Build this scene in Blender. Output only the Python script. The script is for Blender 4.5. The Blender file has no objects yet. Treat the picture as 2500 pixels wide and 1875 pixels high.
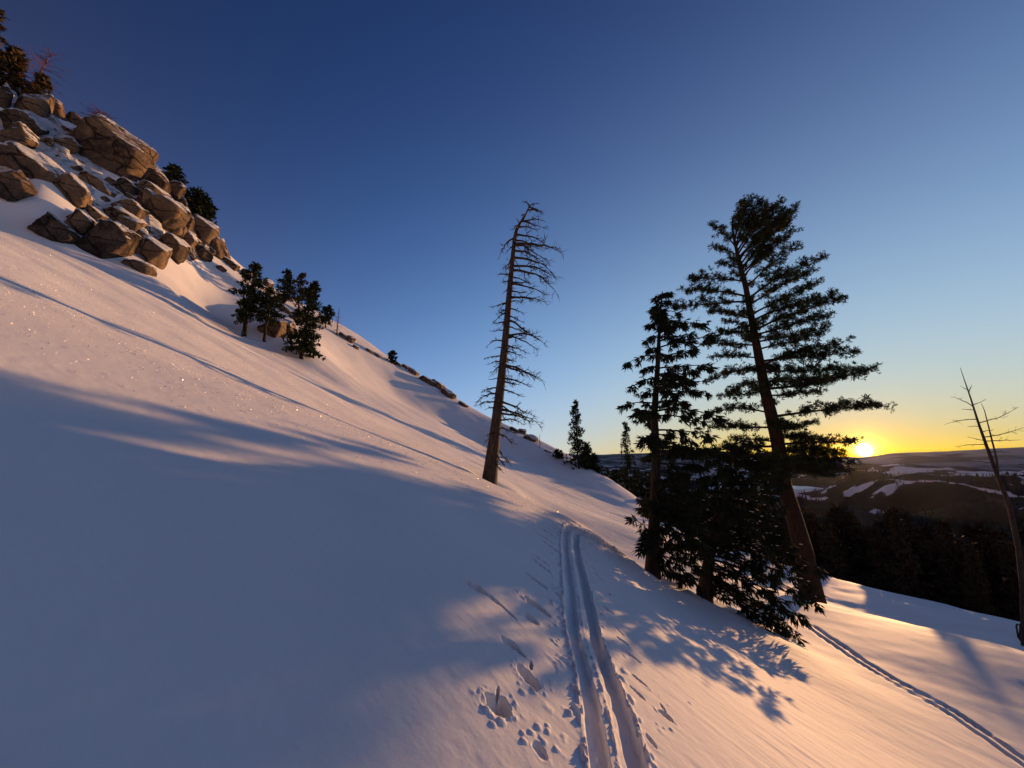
import bpy, math, random
import numpy as np
from mathutils import Vector

# ------------------------------------------------------------------ camera, sky, sun, exposure
scene = bpy.context.scene
COL = scene.collection
PITCH = math.radians(11.3)
FOC = 902.0                     # focal length in photo pixels (2500 wide): 13 mm on 36 mm
CW, CH = 2500.0, 1875.0
cam_data = bpy.data.cameras.new('camera')
cam_data.sensor_width = 36.0
cam_data.lens = FOC / CW * 36.0
cam_data.clip_start = 0.05
cam_data.clip_end = 60000.0
cam = bpy.data.objects.new('camera', cam_data)
cam.location = (0, 0, 0)
cam.rotation_euler = (math.pi / 2 + PITCH, 0, 0)
COL.objects.link(cam)
scene.camera = cam

SUN_AZ = math.radians(43.2)     # clockwise from +Y
SUN_EL = math.radians(0.85)
SUN_DIR = Vector((math.sin(SUN_AZ) * math.cos(SUN_EL), math.cos(SUN_AZ) * math.cos(SUN_EL), math.sin(SUN_EL)))

world = bpy.data.worlds.new('World')
scene.world = world
world.use_nodes = True
def build_world():
    nt = world.node_tree
    N, L = nt.nodes, nt.links
    for n in list(N): N.remove(n)
    out = N.new('ShaderNodeOutputWorld')
    bg = N.new('ShaderNodeBackground')
    sky = N.new('ShaderNodeTexSky')
    sky.sky_type = 'NISHITA'
    sky.sun_disc = False
    sky.sun_elevation = math.radians(SKY_EL)
    sky.sun_rotation = SUN_AZ
    sky.altitude = 2200.0
    sky.air_density = SKY_AIR
    sky.dust_density = SKY_DUST
    sky.ozone_density = SKY_OZ
    bg.inputs['Strength'].default_value = SKY_STR
    # evening glow: brighter and warmer towards the sun and the horizon
    geo = N.new('ShaderNodeTexCoord')
    nrm = N.new('ShaderNodeVectorMath'); nrm.operation = 'NORMALIZE'
    L.new(geo.outputs['Generated'], nrm.inputs[0])
    dot = N.new('ShaderNodeVectorMath'); dot.operation = 'DOT_PRODUCT'
    L.new(nrm.outputs['Vector'], dot.inputs[0]); dot.inputs[1].default_value = SUN_DIR
    sep = N.new('ShaderNodeSeparateXYZ'); L.new(nrm.outputs['Vector'], sep.inputs[0])
    def M(op, a, b=None):
        m = N.new('ShaderNodeMath'); m.operation = op
        for i, v in enumerate((a, b)):
            if v is None: continue
            if isinstance(v, (int, float)): m.inputs[i].default_value = v
            else: L.new(v, m.inputs[i])
        return m.outputs[0]
    el = M('ARCSINE', M('MAXIMUM', sep.outputs['Z'], 0.0))
    h = M('ADD', M('MULTIPLY', dot.outputs['Value'], 0.5), 0.5)
    def fall(deg): return M('EXPONENT', M('MULTIPLY', el, -1.0 / math.radians(deg)))
    def lobe(p): return M('POWER', h, p)
    def scaled(val, col):
        v = N.new('ShaderNodeVectorMath'); v.operation = 'SCALE'
        v.inputs[0].default_value = col
        L.new(val, v.inputs['Scale'])
        return v.outputs['Vector']
    def add(a, b):
        v = N.new('ShaderNodeVectorMath'); v.operation = 'ADD'
        L.new(a, v.inputs[0]); L.new(b, v.inputs[1])
        return v.outputs['Vector']
    def cone(deg_in, deg_out):
        m = N.new('ShaderNodeMapRange'); m.interpolation_type = 'SMOOTHSTEP'
        m.inputs['From Min'].default_value = math.cos(math.radians(deg_out))
        m.inputs['From Max'].default_value = math.cos(math.radians(deg_in))
        L.new(dot.outputs['Value'], m.inputs['Value'])
        return m.outputs['Result']
    k = 1.0 / SKY_STR
    sc = lambda c: tuple(v * k for v in c)
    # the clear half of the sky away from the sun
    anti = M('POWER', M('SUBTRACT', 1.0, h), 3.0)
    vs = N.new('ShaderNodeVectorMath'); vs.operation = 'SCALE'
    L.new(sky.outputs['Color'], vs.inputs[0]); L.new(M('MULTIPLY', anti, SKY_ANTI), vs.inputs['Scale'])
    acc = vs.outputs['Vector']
    for ee, pw, col in ((30, 2, (0.0798, 0.3032, 1.3147)), (30, 6, (0.3712, 0.2505, -0.3131)), (8, 2, (0.4671, 0.2997, 0.0456)), (8, 6, (-0.298, -1.0743, -1.5088)), (14, 3, (0.0413, 0.6077, 0.3565))):
        acc = add(acc, scaled(M('MULTIPLY', fall(ee), lobe(float(pw))), sc(col)))
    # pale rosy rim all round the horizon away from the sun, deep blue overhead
    acc = add(acc, scaled(M('MULTIPLY', M('POWER', M('SUBTRACT', 1.0, h), 2.0), fall(12)), sc((0.95, 0.66, 0.50))))  # rim lies mostly out of view, added to lighten and redden shaded snow
    acc = add(acc, scaled(M('POWER', M('MAXIMUM', sep.outputs['Z'], 0.0), 3.0), sc((0.004, 0.012, 0.045))))
    # the sun's disc and its aureole
    acc = add(acc, scaled(cone(0.40, 0.75), sc((14, 12, 8.0))))
    acc = add(acc, scaled(lobe(14000.0), sc((3.2, 2.3, 0.45))))
    acc = add(acc, scaled(lobe(3500.0), sc((0.8, 0.36, 0.02))))
    acc = add(acc, scaled(lobe(700.0), sc((0.20, 0.05, 0.0))))
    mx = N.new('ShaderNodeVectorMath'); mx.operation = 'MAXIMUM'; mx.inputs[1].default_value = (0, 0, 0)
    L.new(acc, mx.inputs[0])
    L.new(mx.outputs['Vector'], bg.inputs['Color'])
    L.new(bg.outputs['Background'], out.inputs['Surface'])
SKY_EL, SKY_AIR, SKY_DUST, SKY_OZ, SKY_STR = 2.0, 1.0, 0.3, 4.0, 0.15
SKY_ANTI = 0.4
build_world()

sun_data = bpy.data.lights.new('sun', 'SUN')
sun_data.energy = 4.45
sun_data.color = (1.0, 0.52, 0.21)
sun_data.angle = math.radians(0.55)
sun = bpy.data.objects.new('sun', sun_data)
sun.rotation_euler = SUN_DIR.to_track_quat('Z', 'Y').to_euler()
sun.location = (30, 30, 40)
COL.objects.link(sun)

scene.view_settings.view_transform = 'Standard'
scene.view_settings.look = 'None'
scene.view_settings.gamma = 1.0
scene.view_settings.use_curve_mapping = False
scene.view_settings.exposure = 0.35
scene.render.engine = 'CYCLES'
scene.cycles.max_bounces = 6
scene.cycles.diffuse_bounces = 3
scene.cycles.use_denoising = True

# ------------------------------------------------------------------ helpers
SP, CP = math.sin(PITCH), math.cos(PITCH)
def ray(px, py):
    """Direction through a photo pixel; its component along the lens axis is 1."""
    x = (px - CW / 2) / FOC
    y = (CH / 2 - py) / FOC
    return np.array((x, CP - SP * y, SP + CP * y))
def P(px, py, t):
    return ray(px, py) * t

def hash2(ix, iy, seed):
    h = (ix.astype(np.int64) * 374761393 + iy.astype(np.int64) * 668265263 + seed * 974634777) & 0xffffffff
    h = ((h ^ (h >> 13)) * 1274126177) & 0xffffffff
    h = h ^ (h >> 16)
    return (h & 0xffff) / 65535.0
def vnoise(x, y, seed=0):
    x = np.asarray(x, float); y = np.asarray(y, float)
    ix = np.floor(x); iy = np.floor(y)
    fx = x - ix; fy = y - iy
    fx = fx * fx * fx * (fx * (fx * 6 - 15) + 10); fy = fy * fy * fy * (fy * (fy * 6 - 15) + 10)
    a = hash2(ix, iy, seed); b = hash2(ix + 1, iy, seed)
    c = hash2(ix, iy + 1, seed); d = hash2(ix + 1, iy + 1, seed)
    return (a * (1 - fx) + b * fx) * (1 - fy) + (c * (1 - fx) + d * fx) * fy - 0.5
def fbm(x, y, seed=0, octv=4, gain=0.5):
    s = 0.0; a = 1.0
    for o in range(octv):
        s = s + a * vnoise(x * 2 ** o + 17.3 * o, y * 2 ** o - 9.1 * o, seed + o)
        a *= gain
    return s
def sstep(a, b, v):
    t = np.clip((v - a) / (b - a), 0, 1)
    return t * t * (3 - 2 * t)

def mesh_from(name, V, Q=None, T=None, smooth=False):
    V = np.asarray(V, np.float32).reshape(-1, 3)
    Q = np.zeros((0, 4), np.int32) if Q is None else np.asarray(Q, np.int32).reshape(-1, 4)
    T = np.zeros((0, 3), np.int32) if T is None else np.asarray(T, np.int32).reshape(-1, 3)
    me = bpy.data.meshes.new(name)
    me.vertices.add(len(V)); me.vertices.foreach_set('co', V.ravel())
    nl = Q.size + T.size
    me.loops.add(nl)
    me.loops.foreach_set('vertex_index', np.concatenate([Q.ravel(), T.ravel()]))
    me.polygons.add(len(Q) + len(T))
    me.polygons.foreach_set('loop_start', np.concatenate([np.arange(len(Q)) * 4, Q.size + np.arange(len(T)) * 3]).astype(np.int32))
    if smooth:
        me.polygons.foreach_set('use_smooth', np.ones(len(Q) + len(T), bool))
    me.update(calc_edges=True)
    me.validate()
    return me
def link(name, me, mat=None, parent=None, loc=None, rotz=None):
    o = bpy.data.objects.new(name, me)
    if mat is not None and me is not None and not me.materials: me.materials.append(mat)
    COL.objects.link(o)
    if parent is not None: o.parent = parent
    if loc is not None: o.location = loc
    if rotz is not None: o.rotation_euler = (0, 0, rotz)
    return o
def tag(o, label, cat=None, group=None, kind=None):
    if label: o['label'] = label
    if cat: o['category'] = cat
    if group: o['group'] = group
    if kind: o['kind'] = kind
    return o
def grid_faces(n, m, wrap=False):
    """n rows, m columns of vertices -> quads"""
    i = np.arange(n - 1)[:, None]; j = np.arange(m if wrap else m - 1)[None, :]
    j2 = (j + 1) % m
    a = i * m + j; b = i * m + j2; c = (i + 1) * m + j2; d = (i + 1) * m + j
    return np.stack([a, b, c, d], -1).reshape(-1, 4)

# ------------------------------------------------------------------ shape of the snow slope
A0, ZC = -0.47, -1.72
CTRL = []
def cp(px, py, t): CTRL.append(P(px, py, t))
def cpz(px, py, z):
    d = ray(px, py); CTRL.append(d * (z / d[2]))
def cxyz(x, y, z): CTRL.append(np.array((x, y, z), float))
# under and behind the camera
for x, y in ((0, 0), (-3, 0), (3, 0), (0, -8), (-12, -10), (12, -10), (-35, -15), (35, -20), (-60, -30), (-20, 5), (-10, 10), (-25, 15), (-31, 22), (-18, 24), (-12, 17), (-6, 13)):
    cxyz(x, y, ZC + A0 * x * (1.055 if x < -1 else 1.0 if x < 0 else 0.86))
# the skin track runs level
for px, py in ((1512, 1875), (1478, 1700), (1440, 1566), (1415, 1460), (1405, 1360)): cpz(px, py, -1.70)
cpz(1400, 1300, -1.72); cpz(1432, 1284, -1.86)
# the crest beyond it and the dip behind
cpz(1263, 1200, -1.62); cp(1195, 1172, 18.0)
cxyz(3.0, 14.0, -3.55); cxyz(1.9, 20.0, -2.95); cxyz(0.2, 24.0, -1.65); cxyz(-4, 26.0, 0.2)
cp(1480, 1265, 27); cp(1550, 1292, 24); cp(1300, 1185, 32)
# under the right-hand trees
cp(1590, 1402, 10.2); cp(1655, 1428, 10.3); cp(1720, 1452, 10.5); cp(1590, 1450, 7.7); cp(1720, 1500, 8.5); cp(1850, 1525, 9.7); cp(1500, 1385, 7.9); cp(1960, 1590, 8.2); cp(1985, 1468, 18.2)
cp(1860, 1690, 4.9); cp(2500, 1875, 6.0); cp(2250, 1700, 7.9); cp(2250, 1605, 10.0)
cp(2000, 1600, 8.8); cp(2250, 1531, 13.2); cp(2500, 1592, 11.5); cp(2120, 1500, 15.2)
# hollow and outer hump on the right
cxyz(18.5, 23.0, -8.35); cxyz(19.0, 18.5, -7.8); cxyz(21.0, 16.0, -7.85); cxyz(16.0, 25.5, -7.7)
cp(1995, 1402, 30); cp(2120, 1432, 27.5); cp(2250, 1466, 25.5); cp(2490, 1518, 23); cp(1800, 1345, 33)
for px, py, t in ((1995, 1402, 30), (2250, 1466, 25.5), (2490, 1518, 23), (1800, 1345, 33)):
    d = P(px, py, t); cxyz(d[0] * 1.45, d[1] * 1.45, d[2] * 1.45 - 5.0)
    cxyz(d[0] * 2.2, d[1] * 2.2, d[2] * 2.2 - 11.0)
cxyz(26, 8, -11.0); cxyz(30, 0, -13)
# left slope: foot of the crag, tree bases
cp(0, 545, 27.5); cp(110, 565, 29.0); cp(250, 625, 31.0); cp(390, 690, 33.0); cp(480, 720, 38.0)
cp(596, 820, 36.0); cp(645, 834, 36.5); cp(737, 876, 36.5); cp(900, 1020, 21)
cp(700, 790, 42); cp(560, 740, 42); cp(820, 880, 45); cp(1050, 1020, 46)
# crag
cp(100, 445, 30.5); cp(210, 510, 33); cp(330, 560, 36); cp(0, 400, 30.5); cp(0, 330, 33); cp(0, 230, 36)
cp(140, 290, 38.5); cp(230, 380, 39); cp(250, 335, 42); cp(360, 395, 43); cp(400, 520, 41)
cp(450, 490, 46); cp(470, 600, 44); cp(530, 590, 51)
# skyline of the far shoulder
SKY = ((585, 665, 56), (660, 715, 60), (770, 760, 62), (870, 818, 66), (960, 885, 68), (1080, 950, 68), (1200, 1025, 67), (1300, 1073, 66), (1415, 1143, 62), (1480, 1180, 58), (1560, 1222, 52))
for px, py, t in SKY: cp(px, py, t)
for px, py, t in ((960, 960, 52), (1150, 1065, 52), (1330, 1135, 48), (1460, 1215, 42)): cp(px, py, t)
for px, py, t in ((0, 230, 36), (140, 290, 38.5), (250, 335, 42), (360, 395, 43), (450, 490, 46), (530, 590, 51)) + SKY:
    d = P(px, py, t)
    h = math.hypot(d[0], d[1])
    cxyz(d[0] * (h + 9) / h, d[1] * (h + 9) / h, d[2] * (h + 9) / h - 5.5)
    cxyz(d[0] * (h + 32) / h, d[1] * (h + 32) / h, d[2] * (h + 32) / h - 24)
CTRL = np.array(CTRL)
def _tps_k(r2):
    return np.where(r2 > 1e-12, 0.5 * r2 * np.log(np.maximum(r2, 1e-12)), 0.0)
def _fit():
    X = CTRL[:, :2] / 20.0; n = len(X)
    zz = CTRL[:, 2] - (ZC + A0 * CTRL[:, 0])
    r2 = ((X[:, None] - X[None]) ** 2).sum(-1)
    K = _tps_k(r2) + 0.001 * np.eye(n)
    Pm = np.c_[np.ones(n), X]
    A = np.block([[K, Pm], [Pm.T, np.zeros((3, 3))]])
    return X, np.linalg.solve(A, np.r_[zz, 0, 0, 0])
_TX, _TW = _fit()
def base_height(x, y):
    x = np.asarray(x, float); y = np.asarray(y, float)
    sh = x.shape; xf = x.ravel(); yf = y.ravel()
    out = np.empty(len(xf))
    n = len(_TX)
    for s in range(0, len(xf), 60000):
        q = np.c_[xf[s:s + 60000], yf[s:s + 60000]] / 20.0
        r2 = ((q[:, None, :] - _TX[None]) ** 2).sum(-1)
        out[s:s + 60000] = _tps_k(r2) @ _TW[:n] + _TW[n] + q @ _TW[n + 1:]
    z = out + ZC + A0 * xf
    r = np.hypot(xf, yf)
    far = -30 - 0.42 * (r - 90)
    z = z + (np.minimum(far, z) - z) * sstep(85, 120, r)
    return z.reshape(sh)
def med_noise(x, y):
    """wind-packed undulation, stretched down the fall line"""
    r = np.hypot(x, y)
    a = fbm(x * 0.16, y * 0.30, 3, 3) * 0.22 * sstep(8, 30, r)
    b = fbm(x * 0.55 + 0.2 * y, y * 0.9, 11, 3) * 0.032 * sstep(3, 12, r)
    return a + b
def height(x, y):
    return base_height(x, y) + med_noise(np.asarray(x, float), np.asarray(y, float))
def hit(px, py, tmin=0.8, tmax=90.0):
    """Where the ray through a photo pixel meets the snow."""
    d = ray(px, py)
    ts = np.exp(np.linspace(math.log(tmin), math.log(tmax), 500))
    f = ts * d[2] - height(ts * d[0], ts * d[1])
    k = np.where(f < 0)[0]
    if len(k) == 0: return d * ts[np.argmin(f)]
    i = k[0]
    if i == 0: return d * ts[0]
    a, b = ts[i - 1], ts[i]
    for _ in range(18):
        m = 0.5 * (a + b)
        if m * d[2] - float(height(np.array([m * d[0]]), np.array([m * d[1]]))[0]) < 0: b = m
        else: a = m
    return d * b
def zat(x, y):
    return float(height(np.array([x]), np.array([y]))[0])

# ------------------------------------------------------------------ materials
def new_mat(name):
    m = bpy.data.materials.new(name); m.use_nodes = True
    return m, m.node_tree.nodes, m.node_tree.links, m.node_tree.nodes['Principled BSDF']
def nd(N, kind, **kw):
    n = N.new(kind)
    for k, v in kw.items():
        if hasattr(n, k): setattr(n, k, v)
        else: n.inputs[k].default_value = v
    return n
def snow_material():
    m, N, L, b = new_mat('snow')
    tc = nd(N, 'ShaderNodeTexCoord')
    # colour: very faint variation
    n1 = nd(N, 'ShaderNodeTexNoise', Scale=0.35, Detail=4.0)
    L.new(tc.outputs['Object'], n1.inputs['Vector'])
    cr = nd(N, 'ShaderNodeValToRGB')
    cr.color_ramp.elements[0].color = (0.82, 0.80, 0.78, 1); cr.color_ramp.elements[0].position = 0.3
    cr.color_ramp.elements[1].color = (0.90, 0.87, 0.85, 1); cr.color_ramp.elements[1].position = 0.7
    L.new(n1.outputs['Fac'], cr.inputs['Fac'])
    L.new(cr.outputs['Color'], b.inputs['Base Color'])
    b.inputs['Roughness'].default_value = 0.70
    b.inputs['Specular IOR Level'].default_value = 0.03
    # wind grain: short grooves running down the slope, and fine grain
    mp = nd(N, 'ShaderNodeMapping'); mp.inputs['Scale'].default_value = (2.2, 11.0, 2.2); mp.inputs['Rotation'].default_value = (0, 0, math.radians(-18))
    L.new(tc.outputs['Object'], mp.inputs['Vector'])
    n2 = nd(N, 'ShaderNodeTexNoise', Scale=1.6, Detail=6.0, Roughness=0.65)
    L.new(mp.outputs['Vector'], n2.inputs['Vector'])
    n3 = nd(N, 'ShaderNodeTexNoise', Scale=26.0, Detail=5.0, Roughness=0.7)
    L.new(tc.outputs['Object'], n3.inputs['Vector'])
    b1 = nd(N, 'ShaderNodeBump', Strength=0.035, Distance=0.05)
    L.new(n2.outputs['Fac'], b1.inputs['Height'])
    b2 = nd(N, 'ShaderNodeBump', Strength=0.22, Distance=0.012)
    L.new(n3.outputs['Fac'], b2.inputs['Height']); L.new(b1.outputs['Normal'], b2.inputs['Normal'])
    L.new(b2.outputs['Normal'], b.inputs['Normal'])
    return m
M_SNOW = snow_material()

# ------------------------------------------------------------------ tracks and marks pressed into the snow
def polyline_xy(pts, n=400):
    """smooth curve through world points, evenly resampled"""
    p = np.array([q[:2] for q in pts]); d = np.r_[0, np.cumsum(np.hypot(*np.diff(p, axis=0).T))]
    # Catmull-Rom through chord length
    out = []
    s = np.linspace(0, d[-1], n)
    for a in range(2):
        y = p[:, a]
        m = np.gradient(y, d)
        i = np.clip(np.searchsorted(d, s, 'right') - 1, 0, len(d) - 2)
        h = d[i + 1] - d[i]; u = (s - d[i]) / h
        out.append((2 * u ** 3 - 3 * u ** 2 + 1) * y[i] + (u ** 3 - 2 * u ** 2 + u) * h * m[i] + (-2 * u ** 3 + 3 * u ** 2) * y[i + 1] + (u ** 3 - u ** 2) * h * m[i + 1])
    return np.c_[out[0], out[1]]
def track_frame(x, y, C, maxd=0.8):
    """signed distance across a track and length along it for points near it"""
    lo = C.min(0) - maxd; hi = C.max(0) + maxd
    near = np.where((x > lo[0]) & (x < hi[0]) & (y > lo[1]) & (y < hi[1]))[0]
    D = np.full(x.shape, 9.0); S = np.zeros(x.shape)
    seg = np.diff(C, axis=0); sl = np.hypot(seg[:, 0], seg[:, 1]); tdir = seg / sl[:, None]
    acc = np.r_[0, np.cumsum(sl)][:-1]
    mid = 0.5 * (C[1:] + C[:-1])
    for s in range(0, len(near), 20000):
        k = near[s:s + 20000]
        dx = x[k, None] - mid[None, :, 0]; dy = y[k, None] - mid[None, :, 1]
        j = np.argmin(dx * dx + dy * dy, 1)
        ddx = x[k] - mid[j, 0]; ddy = y[k] - mid[j, 1]
        D[k] = ddx * tdir[j, 1] - ddy * tdir[j, 0]          # + to the right of travel
        al = ddx * tdir[j, 0] + ddy * tdir[j, 1]
        far = np.abs(al) > sl[j] * 3
        D[k] = np.where(far, 9.0, D[k])
        S[k] = acc[j] + al
    return D, S
def ski_grooves(x, y, C, half, width, depth, rough, seed):
    D, S = track_frame(x, y, C)
    m = np.where(np.abs(D) < 0.7)[0]
    if len(m) == 0: return np.zeros(x.shape)
    d, s = D[m], S[m]
    wob = vnoise(s * 1.3, s * 0 + 3.3, seed) * 0.025 + vnoise(s * 9, s * 0 + 1.3, seed + 1) * rough * 0.7
    z = np.zeros(len(m))
    ends = sstep(0, 0.15, s) * (1 - sstep(S[m].max() - 0.5, S[m].max(), s))
    for sgn, dm in ((-1, 0.85), (1, 1.15)):
        c = sgn * half
        q = np.abs(d - c - wob * (1 if sgn > 0 else .6))
        w = width * 0.5 + vnoise(s * 14, s * 0 + 7 * sgn, seed + 2) * rough
        floor = 1 - sstep(w - 0.006, w + 0.010, q)
        z -= depth * dm * floor * (1 + 0.10 * np.sin(s * 4.1 + sgn) + 0.25 * vnoise(s * 1.5, s * 0 + sgn, seed + 3))
        z += floor * vnoise(s * 22, d * 30, seed + 9) * 0.006
    # crumbly lips beside and between the skis
    clump = np.clip(fbm(s * 22, d * 34, seed + 4, 4, 0.65) + 0.10, 0, 1)
    lipd = np.minimum(np.abs(np.abs(d) - (half + width * 0.5 + 0.022)), np.abs(d) * 1.0 + 0.01)
    lip = np.exp(-(lipd / 0.020) ** 2)
    lipk = rough / 0.016
    z += lip * (0.008 + 0.055 * clump) * lipk
    scat = np.exp(-((np.abs(d) - (half + width * 0.5 + 0.05)) / 0.13) ** 2) * (np.abs(d) > half + width * 0.5)
    z += scat * np.clip(fbm(s * 13, d * 13, seed + 6, 2) - 0.22, 0, 1) * 0.08 * lipk
    o = np.zeros(x.shape); o[m] = z * ends
    return o
def pit(x, y, c, ang, a, b, depth, rim, seed):
    """a hole left by a boot, paw or pole, with a broken rim"""
    r = max(a, b) * 2.6
    m = np.where((np.abs(x - c[0]) < r) & (np.abs(y - c[1]) < r))[0]
    o = np.zeros(x.shape)
    if len(m) == 0: return o
    dx, dy = x[m] - c[0], y[m] - c[1]
    u = (dx * math.cos(ang) + dy * math.sin(ang)) / a; v = (-dx * math.sin(ang) + dy * math.cos(ang)) / b
    q = np.hypot(u, v) * (1 + 0.35 * vnoise(dx * 30, dy * 30, seed))
    z = -depth * (1 - sstep(0.75, 1.05, q))
    ringv = np.exp(-((q - 1.3) / 0.28) ** 2) * (np.clip(fbm(dx * 26, dy * 26, seed + 1, 3) + 0.2, 0, 1))
    z += 0.6 * rim * ringv
    o[m] = z
    return o
def lump(x, y, c, r, h, seed):
    m = np.where((np.abs(x - c[0]) < r * 1.5) & (np.abs(y - c[1]) < r * 1.5))[0]
    o = np.zeros(x.shape)
    if len(m):
        dx, dy = x[m] - c[0], y[m] - c[1]
        q = np.hypot(dx, dy) / r * (1 + 0.5 * vnoise(dx * 40, dy * 40, seed))
        o[m] = h * np.sqrt(np.clip(1 - q * q, 0, 1))
    return o
TRACK = polyline_xy([hit(px, py) for px, py in ((1535, 1990), (1512, 1875), (1490, 1760), (1460, 1650), (1432, 1566), (1413, 1460), (1400, 1380), (1393, 1330), (1394, 1305), (1403, 1293))]
                    + [np.array((2.15, 9.9, 0)), np.array((3.1, 10.7, 0)), np.array((4.0, 12.2, 0))], 500)
TRACK2 = polyline_xy([hit(px, py) for px, py in ((2640, 1960), (2500, 1862), (2390, 1785), (2290, 1720), (2200, 1672), (2120, 1625), (2060, 1585), (2005, 1548), (1965, 1520))], 420)
# (px, py, length m, width m, turn, depth m, rim m)
PITS = [
    (1215, 1720, .085, .065, 0.4, .085, .035), (1290, 1655, .10, .05, -0.9, .07, .03), (1296, 1625, .05, .012, 1.5, .05, .012), (1214, 1692, .05, .009, 1.5, .05, .008),
    (1244, 1571, .075, .045, -0.5, .05, .012), (1262, 1585, .07, .02, -0.7, .03, .01), (1158, 1432, .12, .06, -0.3, .05, .015), (1185, 1448, .16, .025, -0.6, .02, .008),
    (1225, 1480, .18, .02, -0.7, .02, .008), (1310, 1480, .16, .05, -0.6, .07, .03), (1295, 1510, .08, .05, -0.5, .04, .012), (1290, 1470, .1, .03, -0.3, .03, .01),
    (1305, 1415, .16, .04, -0.5, .04, .012), (1320, 1380, .18, .035, -0.6, .04, .012), (1318, 1365, .15, .03, -0.5, .03, .01), (1345, 1335, .22, .05, -0.6, .04, .012), (1325, 1310, .22, .05, -0.3, .04, .015),
    (1625, 1747, .055, .04, -0.6, .08, .02), (1618, 1728, .05, .01, 1.6, .05, .006), (1562, 1663, .075, .018, -0.7, .035, .012), (1556, 1692, .07, .02, -0.8, .035, .012), (1590, 1810, .05, .02, -1.2, .03, .008),
    (1520, 1565, .06, .03, -0.4, .03, .008), (1540, 1600, .10, .03, -0.6, .03, .02), (1482, 1488, .09, .03, -0.5, .04, .01), (1510, 1540, .07, .012, -1.0, .03, .01), (1480, 1445, .09, .03, -0.4, .03, .01),
    (1455, 1402, .16, .025, -0.6, .03, .012), (1440, 1380, .12, .03, -0.5, .03, .01), (1425, 1345, .2, .04, -0.6, .03, .01), (1316, 1830, .05, .03, -0.9, .025, .008),
]
k = 0
for i in range(9):      # dashes where pole and edge bit on both sides of the far bend
    PITS.append((1338 + i * 9, 1300 - i * 3.6, .22, .05, -0.45, .04, .015))
    PITS.append((1440 + (i % 4) * 7 + (i * 13) % 11, 1290 + i * 5, .2, .045, -0.45, .03, .012))
CLUMPS = [(1225, 1762, .022), (1188, 1735, .016), (1278, 1690, .022), (1245, 1740, .015), (1205, 1770, .018), (1315, 1775, .018), (1298, 1788, .017), (1337, 1772, .016), (1338, 1786, .016),
          (1277, 1790, .015), (1279, 1810, .018), (1330, 1812, .013), (1320, 1800, .010), (1358, 1830, .016), (1392, 1745, .012), (1685, 1717, .014), (1640, 1782, .016), (1605, 1768, .012), (1622, 1778, .012),
          (1652, 1768, .010), (1348, 1685, .010), (1300, 1682, .015), (1268, 1668, .012), (1720, 1700, .008), (1610, 1700, .010), (1588, 1684, .010), (1632, 1722, .010), (1250, 1700, .010),
          (1545, 1800, .012), (1440, 1790, .012), (1366, 1640, .010), (1372, 1660, .008), (1460, 1820, .012), (1330, 1840, .012)]
def marks(x, y):
    z = ski_grooves(x, y, TRACK, 0.112, 0.112, 0.085, 0.016, 21)
    z += ski_grooves(x, y, TRACK2, 0.14, 0.11, 0.075, 0.005, 51)
    for i, (px, py, a, b, t, dp, rm) in enumerate(PITS):
        c = hit(px, py)
        z += pit(x, y, c, t, a, b, dp, rm, 100 + 3 * i)
    for i, (px, py, r) in enumerate(CLUMPS):
        z += lump(x, y, hit(px, py), r * 1.1, r * 0.6, 300 + i)
    return z
WELLS = []
def _wells():
    for px, py, t, rad, dep in ((1592, 1404, 10.1, 0.55, 0.16), (1718, 1450, 10.4, 0.6, 0.14), (1985, 1466, 18.2, 1.1, 0.22), (1195, 1172, 18.1, 0.9, 0.16)):
        g = P(px, py, t); WELLS.append((g[0], g[1], rad, dep))
_wells()
def fine_noise(x, y):
    r = np.hypot(x, y)
    wz = 0
    for wx, wy, rad, dep in WELLS:
        q = np.hypot(x - wx, y - wy) / rad
        wz = wz - dep * np.exp(-q * q * 1.6) + 0.25 * dep * np.exp(-((q - 1.5) / 0.45) ** 2)
    # short grooves scoured by the wind, running down and across the slope on the right
    u = x * 0.80 + y * -0.55; v = x * 0.55 + y * 0.80
    g = fbm(u * 3.6 + 0.8 * vnoise(u * 1.5, v * 3, 70), v * 13.0, 71, 4, 0.6)
    w = sstep(0.2, 2.5, x - 0.15 * y) * (1 - sstep(14, 22, r))
    z = g * (0.0022 + 0.0038 * w) * (1 - sstep(20, 30, r))
    z = z + wz
    z += fbm(x * 9, y * 9, 81, 3) * 0.003 * (1 - sstep(6, 10, r))
    return z

def polar_sheet():
    def steps(a, b, f):
        out = [a]
        while out[-1] < b: out.append(out[-1] + f(out[-1]))
        return out
    r = steps(0.25, 0.9, lambda r: 0.05)[:-1] + steps(0.9, 12.0, lambda r: max(0.0085, 0.0040 * r) if r < 5 else 0.0062 * r)[:-1] + steps(12.0, 190.0, lambda r: 0.0105 * r)
    r = np.array(r)
    fine = np.arange(-9.0, 24.0, 0.105)
    a = np.concatenate([np.arange(-180, -80, 2.5), np.arange(-80, -9.0, 0.30), fine, np.arange(24.0, 60, 0.22), np.arange(60, 80, 0.5), np.arange(80, 180, 2.5)])
    a = np.radians(a)
    x = np.outer(r, np.sin(a)); y = np.outer(r, np.cos(a))
    z = base_height(x, y) + med_noise(x, y)
    xf, yf, zf = x.ravel(), y.ravel(), z.ravel()
    near = np.where(np.hypot(xf, yf) < 32)[0]
    zf[near] += fine_noise(xf[near], yf[near])
    near = np.where((np.hypot(xf, yf) < 19) & (yf > 0.3))[0]
    zf[near] += marks(xf[near], yf[near])
    V = np.c_[xf, yf, zf]
    Q = grid_faces(len(r), len(a), True)
    V = np.r_[V, [[0, 0, zf[:len(a)].mean()]]]
    T = np.c_[np.arange(len(a)), np.full(len(a), len(V) - 1), (np.arange(len(a)) + 1) % len(a)]
    return mesh_from('snow_slope', V, Q[:, ::-1], T[:, ::-1], True)
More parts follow.
